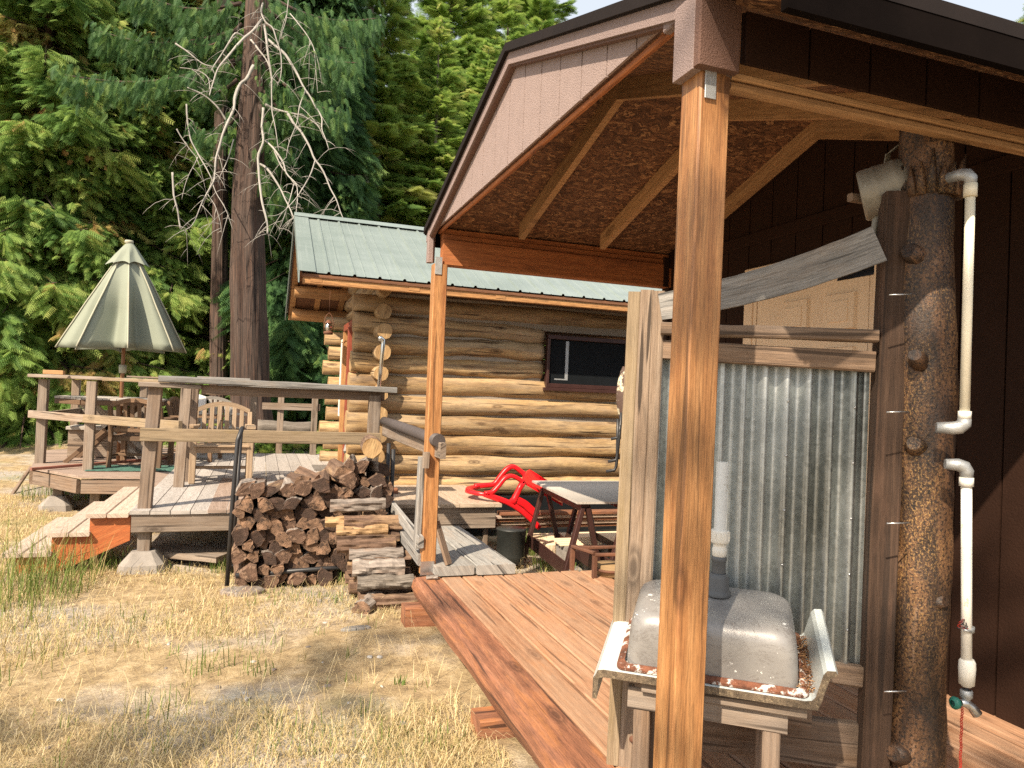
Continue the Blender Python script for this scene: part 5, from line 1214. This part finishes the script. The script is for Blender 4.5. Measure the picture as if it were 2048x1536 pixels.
for r,px,d,s,rot,lab in spot:
    x,y=spot_xy(px,d); put(r,x,y,gz(x,y)-.1,s,rot,lab,None,r.name not in seen); seen.add(r.name)
# undergrowth along the wood's edge
rs=np.random.default_rng(5); Pn=[];
for k in range(5200):
    px=rs.uniform(-120,1000); d=rs.uniform(13.6,19); x,y=spot_xy(px,d)
    if -1<x<5.5 and y<11.5: continue
    Pn.append((x,y,gz(x,y)+rs.random()**2*.55*(1+.6*math.sin(px*.02))))
Pn=np.array(Pn); Dn=rs.normal(0,1,(len(Pn),3)); Dn[:,2]=np.abs(Dn[:,2])*.6
v,nfv=sprays('fir',Pn,Dn,rs.uniform(.12,.32,len(Pn)),rs,tilt=.8)
o=mesh_np('undergrowth',v,np.arange(len(v)),3,['fir'],None,np.clip(np.repeat(rs.normal(.55,.2,len(Pn)),nfv),0,1)); tag(o,'low leafy undergrowth along the foot of the wood','undergrowth',kind='stuff')
# ---------------------------------------------------------------- the big bare trunk with its dead limbs
BT=empty('dead_limbed_cedar','massive red barked cedar trunk hung with pale dead limbs behind the deck','tree',tuple(at(502,800,d=13.0)))
c0=at(503,830,d=13.0); c1=at(497,430,d=13.0); c2=at(520,-60,d=13.2)
def bigtrunk(b,cs,rs_,m,n=72,flute=.20,sd=0):
    rg=[]; K=90
    for i in range(K+1):
        t=i/K; c=cs[0].lerp(cs[1],t*2) if t<.5 else cs[1].lerp(cs[2],t*2-1); r=np.interp(t,[0,.06,.5,1],rs_)
        rg.append([c+V((math.cos(a),math.sin(a),0))*r*(1+flute*mn.noise(V((math.cos(a)*3,math.sin(a)*3,t*1.5+sd)))+.13*mn.noise(V((math.cos(a)*11,math.sin(a)*11,t*7+sd)))) for a in [2*math.pi*j/n for j in range(n)]])
    b.rings(rg,m,smooth=True)
part('trunk',BT,lambda b:bigtrunk(b,(c0+V((0,0,-.3)),c1,c2),[.39,.32,.27,.19],'bark_red'))
q0=at(437,830,d=15.0); q1=at(440,380,d=15.2); q2=at(446,-50,d=15.4)
o=MB(); bigtrunk(o,(q0+V((0,0,-.3)),q1,q2),[.20,.165,.14,.10],'bark_red',sd=4); one('dark_trunk','slimmer dark red trunk standing just left behind the big one','tree',o)
def Z(x,y): return (340+x/3.339,0+y/3.339)
LIMBS=[ # zoomed pixel polylines, start depth, end depth, radius start, end
([(620,130),(560,200),(480,270),(400,360),(330,450),(280,560),(265,640)],12.7,12.0,.045,.012),
([(500,255),(440,230),(380,310),(320,400),(280,470)],12.7,12.3,.03,.012),
([(620,20),(610,80),(640,150),(690,190),(725,300),(745,420),(740,520),(725,560)],12.7,12.2,.03,.008),
([(630,170),(650,280),(660,400),(675,520),(680,700),(700,830),(730,1010)],12.6,12.1,.035,.010),
([(640,250),(720,320),(790,390),(850,500),(905,600),(970,700),(1010,790),(1020,880),(1060,1000)],12.6,11.6,.040,.010),
([(540,270),(590,330),(640,390),(670,470)],12.7,12.4,.03,.015),
([(905,600),(870,710),(840,830),(800,950),(780,1050)],12.0,11.7,.020,.006),
([(640,700),(720,735),(800,755),(900,780),(980,830),(1030,930)],12.6,11.9,.035,.008),
([(785,760),(840,840),(900,920),(960,1040),(1010,1120),(1070,1260),(1120,1360),(1160,1465)],12.2,11.2,.036,.012),
([(975,1070),(930,1180),(870,1290),(790,1380),(720,1430),(650,1440)],11.7,11.3,.018,.005),
([(560,440),(520,520),(470,560),(440,650),(430,720),(390,800),(340,930),(310,1050),(300,1180),(290,1220)],12.5,11.9,.05,.022),
([(290,1220),(240,1310),(200,1390),(150,1500),(110,1535)],11.9,11.5,.024,.008),
([(120,580),(200,620),(270,670),(330,740),(380,810)],12.2,12.5,.012,.03),
([(110,700),(115,820),(140,930),(190,1030),(240,1120),(290,1215)],12.0,12.0,.022,.014),
([(290,1230),(330,1320),(390,1430),(420,1530)],11.9,11.8,.014,.006),
([(255,1290),(300,1370),(330,1470),(340,1560)],11.9,11.8,.010,.005),
([(620,720),(615,850),(620,950),(590,1060),(600,1200),(610,1330),(640,1440),(650,1560)],12.5,12.0,.035,.026),
([(600,1100),(650,1130),(700,1200),(760,1310),(800,1390),(830,1470)],12.6,11.8,.035,.014),
([(640,940),(700,1000),(750,1080),(780,1160),(840,1230),(850,1320),(840,1450)],12.5,11.8,.030,.008),
([(700,1010),(740,1110),(790,1170),(840,1240)],12.4,12.2,.02,.01),
([(825,1230),(800,1330),(760,1450),(730,1530)],12.0,11.8,.015,.006),
([(790,0),(785,60),(770,140),(740,260)],12.5,12.3,.014,.008),
([(800,90),(870,170),(930,260),(960,340),(975,460),(985,620)],12.4,12.0,.015,.005),
([(35,285),(100,330),(170,390),(230,430),(290,445)],12.3,12.4,.026,.01),
([(70,455),(140,465),(210,480),(255,520),(265,600)],12.2,12.2,.01,.014),
([(45,860),(70,900),(130,990),(180,1060)],12.2,12.2,.02,.006),
([(20,1150),(30,1300),(50,1420),(70,1530)],12.2,12.2,.03,.02),
([(430,930),(400,1010),(370,1100),(330,1200)],12.3,12.2,.018,.008),
([(185,1050),(140,1150),(100,1240),(80,1330)],12.1,12.0,.012,.005),
]
def limb(b,pts,d0,d1,r0,r1,wig=.02):
    q=[at(*Z(*p),d=d0+(d1-d0)*i/(len(pts)-1)) for i,p in enumerate(pts)]; r0*=.62; r1*=.6
    out=[];rr=[]
    K=(len(q)-1)*4
    for i in range(K+1):
        t=i/4; j=min(int(t),len(q)-2); f=t-j; p0,p1,p2,p3=q[max(j-1,0)],q[j],q[j+1],q[min(j+2,len(q)-1)]
        p=.5*((2*p1)+(p2-p0)*f+(2*p0-5*p1+4*p2-p3)*f*f+(3*p1-p0-3*p2+p3)*f**3)
        out.append(p+V((mn.noise(p*3),mn.noise(p*3+V((5,0,0))),mn.noise(p*3+V((0,7,0)))))*wig); rr.append((r0+(r1-r0)*i/K)*(.9+.3*random.random()))
    b.tube(out,rr,'deadwood',n=7,smooth=True); return out
random.seed(31)
for L in LIMBS:
    b=MB(); pts=limb(b,L[0],*L[1:])
    for k in range(int(len(pts)*.5)):     # twigs, arching down
        p=pts[random.randrange(2,len(pts))]; d=V((random.uniform(-1,1),random.uniform(-.6,.6),random.uniform(-.6,.5))).normalized(); L_=random.uniform(.06,.55)
        cv=V((random.uniform(-.2,.2),0,-random.uniform(.2,.8)))*L_
        tw=[p+d*L_*s+cv*s*s for s in (0,.3,.6,.85,1)]
        b.tube(tw,[.0055,.0045,.0035,.0025,.001],'deadwood',n=4)
        if random.random()<.5:
            e=V((random.uniform(-1,1),0,random.uniform(-1,.2))).normalized()*L_*.35; b.tube([tw[2],tw[2]+e*.5,tw[2]+e+V((0,0,-.03))],[.0035,.0025,.001],'deadwood',n=3)
    b.build('dead_limb',BT)
# side boughs of the big tree: hanging dark foliage right and left, high up
rs=np.random.default_rng(77); Ps=[];Ds=[];bb=MB()
bough=[((600,20),(1300,330)),((600,120),(1250,420)),((580,60),(1100,600)),((560,340),(1180,760)),((600,-60),(1400,120)),((560,500),(900,760)),((420,20),(60,100)),((480,160),(80,260)),((470,380),(200,460)),((450,530),(150,520)),((460,760),(150,830)),((600,700),(800,1000)),((560,1000),(780,1280)),((480,20),(-300,-100)),((460,200),(-500,200)),((430,400),(-700,500))]
for (a,c) in bough:
    p=at(*Z(*a),d=12.9+rs.uniform(-.1,.3)); q=at(*Z(*c),d=12.9+rs.uniform(-.8,1.2)); m=10
    pts=[p.lerp(q,i/m)+V((0,0,-.25*math.sin(math.pi*i/m)+.0)) for i in range(m+1)]; bb.tube(pts,[.035*(1-.8*i/m)+.004 for i in range(m+1)],'bark_red',n=5)
    L=(q-p).length
    for k in range(int(190*L)):
        t=rs.random()**.7; c_=p.lerp(q,t)+V((rs.normal(0,.05),rs.normal(0,.28),-.25*math.sin(math.pi*t)-abs(rs.normal(0,.16)))); Ps.append(tuple(c_)); dd=(q-p).normalized(); Ds.append((dd.x*.4+rs.normal(0,.3),dd.y*.3+rs.normal(0,.5),-1.0-rs.random()*.6))
v,nfv=sprays('cedar',np.array(Ps),np.array(Ds),rs.uniform(.12,.28,len(Ps)),rs,tilt=.9)
mesh_np('crown',v,np.arange(len(v)),3,['hemlock'],None,np.clip(np.repeat(rs.normal(.45,.2,len(Ps)),nfv),0,1)).parent=None
cr=bpy.context.scene.objects[-1] if False else [o for o in COL.objects if o.name.startswith('crown') and o.parent is None][0]
cr.parent=BT; cr.location=-V(BT.location); bb.build('bough',BT)
# pale thin trunk in front of the firs
b=MB(); p0=at(722,480,d=17.2); p1=at(735,160,d=17.2); p2=at(742,-40,d=17.2)
b.tube([p0+V((0,0,-3)),p0,p1,p2],[.17,.15,.12,.08],'bark_gray',n=12,wob=.06); one('bare_pole_tree','thin straight pale grey trunk standing above the cabin roof among the firs','tree',b)
# trees behind the camera: they throw the soft shade on the yard and the dapples on the shower
def shade(x,y,s,rot,lab,r): 
    o=copy_tree(r); o.location=(x,y,-.2); o.scale=(s,s,s); o.rotation_euler=(0,0,rot); tag(o,lab,'tree'); return o
thin,n6=conifer('thin_fir','fir','fir',10.5,.85,40,13,.26,41,z0=5.0,trunk_r=.09,bark='bark_gray',droop=.2,hang=.2,dead=.02,shape=.35,basecol=.5)
thin.location=(-7.0,-2.9,-.2); thin.scale=(1,1,1); tag(thin,'thin crowned fir standing behind and left of the viewer','tree')
shade(-3.75,-3.3,.92,2.2,'thin crowned fir standing right behind the viewer',thin)
# ================================================================ GRASS
def blades(name,label,X,Y,Z_,H_,W_,lean,az,tint,kindmat='grassmat'):
    n=len(X); dx=np.cos(az);dy=np.sin(az); px,py=-dy,dx
    base=np.stack([X,Y,Z_],1); mid=base+np.stack([dx*lean*.35*H_,dy*lean*.35*H_,H_*.55*np.sqrt(np.clip(1-lean*.3,0.1,1))],1); tip=base+np.stack([dx*lean*H_,dy*lean*H_,H_*np.sqrt(np.clip(1-lean**2,.0025,1))],1)
    w=np.stack([px*W_,py*W_,np.zeros(n)],1)
    v=np.stack([base-w,base+w,mid+w*.8,mid-w*.8,tip],1).reshape(-1,3); i=np.arange(n)*5
    f=np.stack([i,i+1,i+2, i,i+2,i+3, i+3,i+2,i+4],1).ravel()
    o=mesh_np(name,v,f,3,[kindmat],None,np.repeat(tint,5)); tag(o,label,'grass',kind='stuff'); return o
rs=np.random.default_rng(8)
def scatter(n,d0,d1,pw=1.4,px0=-150,px1=1350):
    d=d0+(d1-d0)*rs.random(n)**pw; px=rs.uniform(px0,px1,n)
    P=np.array([tuple(at(a,755,d=b))[:2] for a,b in zip(px,d)]); return P[:,0],P[:,1]
def zg(X,Y): return np.array([gz(a,b) for a,b in zip(X,Y)])
def keep(X,Y):
    k=~((X>.93)&(X<2.8)&(Y<4.42)); k&=~((X>-.9)&(X<1.0)&(Y>6.1)&(Y<11)); k&=~((X>1.0)&(Y>6.5)); k&=~((X>-.12)&(X<1.0)&(Y>5.4)&(Y<5.9)); return k
X,Y=scatter(60000,2.2,15,1.3); pn=np.array([mn.noise(V((a*.9,b*.9,3))) for a,b in zip(X,Y)]); k=keep(X,Y)&(rs.random(len(X))<np.where(Y>6,.8,.38+1.9*pn)); X,Y=X[k],Y[k]; n=len(X)
t_=np.clip(rs.normal(.62,.18,n),.27,1)
blades('dry_grass','thick dry straw coloured grass lying over the yard',X,Y,zg(X,Y)-.002,np.where(Y>6,1,.75)*rs.uniform(.012,.065,n)*rs.uniform(.35,1,n),rs.uniform(.0007,.0016,n)*(1+.10*Y),np.clip(rs.normal(.94,.08,n),.3,.995),rs.random(n)*6.28,t_)
X,Y=scatter(90000,2.2,8.5,1.15,-150,1150); k=keep(X,Y)&(rs.random(len(X))<.55+2.4*np.array([mn.noise(V((a*.9,b*.9,3))) for a,b in zip(X,Y)])); X,Y=X[k],Y[k]; n=len(X)
blades('matted_straw','matted flattened straw covering the near part of the yard',X,Y,zg(X,Y)+rs.uniform(-.001,.008,n),rs.uniform(.02,.085,n),rs.uniform(.0006,.0014,n)*(1+.12*Y),np.clip(rs.normal(.975,.03,n),.8,.998),rs.random(n)*6.28,np.clip(rs.normal(.66,.20,n),.27,1))
X,Y=scatter(3200,2.2,7,1.2); k=keep(X,Y); X,Y=X[k],Y[k]; n=len(X)
blades('loose_straw','long loose straw stalks strewn over the dry yard',X,Y,zg(X,Y)+.006,rs.uniform(.08,.26,n),rs.uniform(.0008,.0014,n),np.full(n,.994),rs.random(n)*6.28,np.clip(rs.normal(.8,.12,n),.5,1))
def tuft(cx,cy,r,n,h0,h1,green,lean=.35):
    a=rs.random(n)*6.28; q=r*np.sqrt(rs.random(n)); X=cx+q*np.cos(a); Y=cy+q*np.sin(a); return X,Y,rs.uniform(h0,h1,n),np.clip(rs.normal(lean,.2,n),.02,.95),np.clip(rs.normal(green,.10,n),0,1)
TT=[]
def addt(px,py,*a):
    p=at(px,py,z=.03); TT.append(tuft(p.x,p.y,*a))
addt(70,1185,.30,220,.10,.50,.14,.4); addt(110,1160,.30,150,.10,.42,.28,.4); addt(30,1150,.30,150,.15,.60,.32,.3); addt(10,1330,.25,90,.05,.2,.35); addt(20,1230,.3,110,.08,.3,.25)
for px,py,r,n,h0,h1,g_ in ((505,1290,.20,30,.04,.12,.2),(420,1330,.12,36,.05,.20,.1),(520,1335,.1,30,.04,.12,.05),(320,1420,.15,40,.04,.16,.15),(650,1200,.12,60,.03,.07,.08),(690,1160,.08,80,.06,.16,.12),(450,1130,.12,120,.05,.14,.12),(565,1190,.2,80,.02,.07,.1),(700,1480,.25,70,.03,.12,.12),(560,1500,.2,50,.03,.10,.15),(880,1500,.12,30,.03,.1,.1),(800,1370,.03,24,.02,.06,.02),(240,1120,.25,220,.05,.14,.05),(170,1130,.2,200,.05,.16,.1),(130,990,.5,300,.08,.25,.15),(1040,1095,.22,500,.08,.26,.10),(1130,1130,.28,420,.05,.2,.15),(960,1060,.2,200,.05,.2,.25),(1200,1110,.3,300,.04,.14,.1),(900,1020,.2,100,.05,.2,.2),(500,1145,.2,120,.02,.1,.3),(330,1130,.2,100,.03,.1,.25),(60,870,2.2,900,.12,.4,.35),(180,880,1.5,500,.1,.3,.3),(300,1250,.5,120,.03,.12,.25),(150,1260,.4,120,.03,.12,.3)): addt(px,py,r,n,h0,h1,g_)
for k in range(34):
    px,py=rs.uniform(0,1000),rs.uniform(1180,1536)
    p=at(px,py,z=.03)
    if p.x<.85: TT.append(tuft(p.x,p.y,.05,int(rs.uniform(4,9)),.03,.09,.2,.4))
A_=[np.concatenate([t[i] for t in TT]) for i in range(5)]; k=keep(A_[0],A_[1])|((A_[0]>1.0)&(A_[1]<6.4)&(A_[1]>4.5)); A_=[a[k] for a in A_]; n=len(A_[0])
blades('green_grass','green grass tufts growing through the dry yard',A_[0],A_[1],zg(A_[0],A_[1])-.002,A_[2],rs.uniform(.0010,.0022,n)*(1+.06*A_[1]),A_[3],rs.random(n)*6.28,A_[4])


for k in range(46):
    px,py=rs.uniform(20,1000),rs.uniform(1190,1536); q=at(px,py,z=.03)
    if q.x>.84: continue
    b=MB(); r_=rs.uniform(.005,.016); b.lathe([(0,-r_*.4),(r_,0),(r_*.8,r_*.4),(0,r_*.6)],(0,0,0),'slabstone' if k%3 else 'fwgray',n=7,smooth=False)
    for i_,v_ in enumerate(b.v): b.v[i_]=V((v_.x*(1.4+.3*math.sin(k)),v_.y,v_.z))+V((mn.noise(v_*90+V((k,0,0))),mn.noise(v_*90+V((0,k,0))),0))*r_*.5
    o=b.build('pebble'); o.location=(q.x,q.y,gz(q.x,q.y)+.001); o.rotation_euler=(0,0,rs.random()*6); tag(o,'small pale stone or chip lying in the dry yard','stone','stones and chips in the yard')
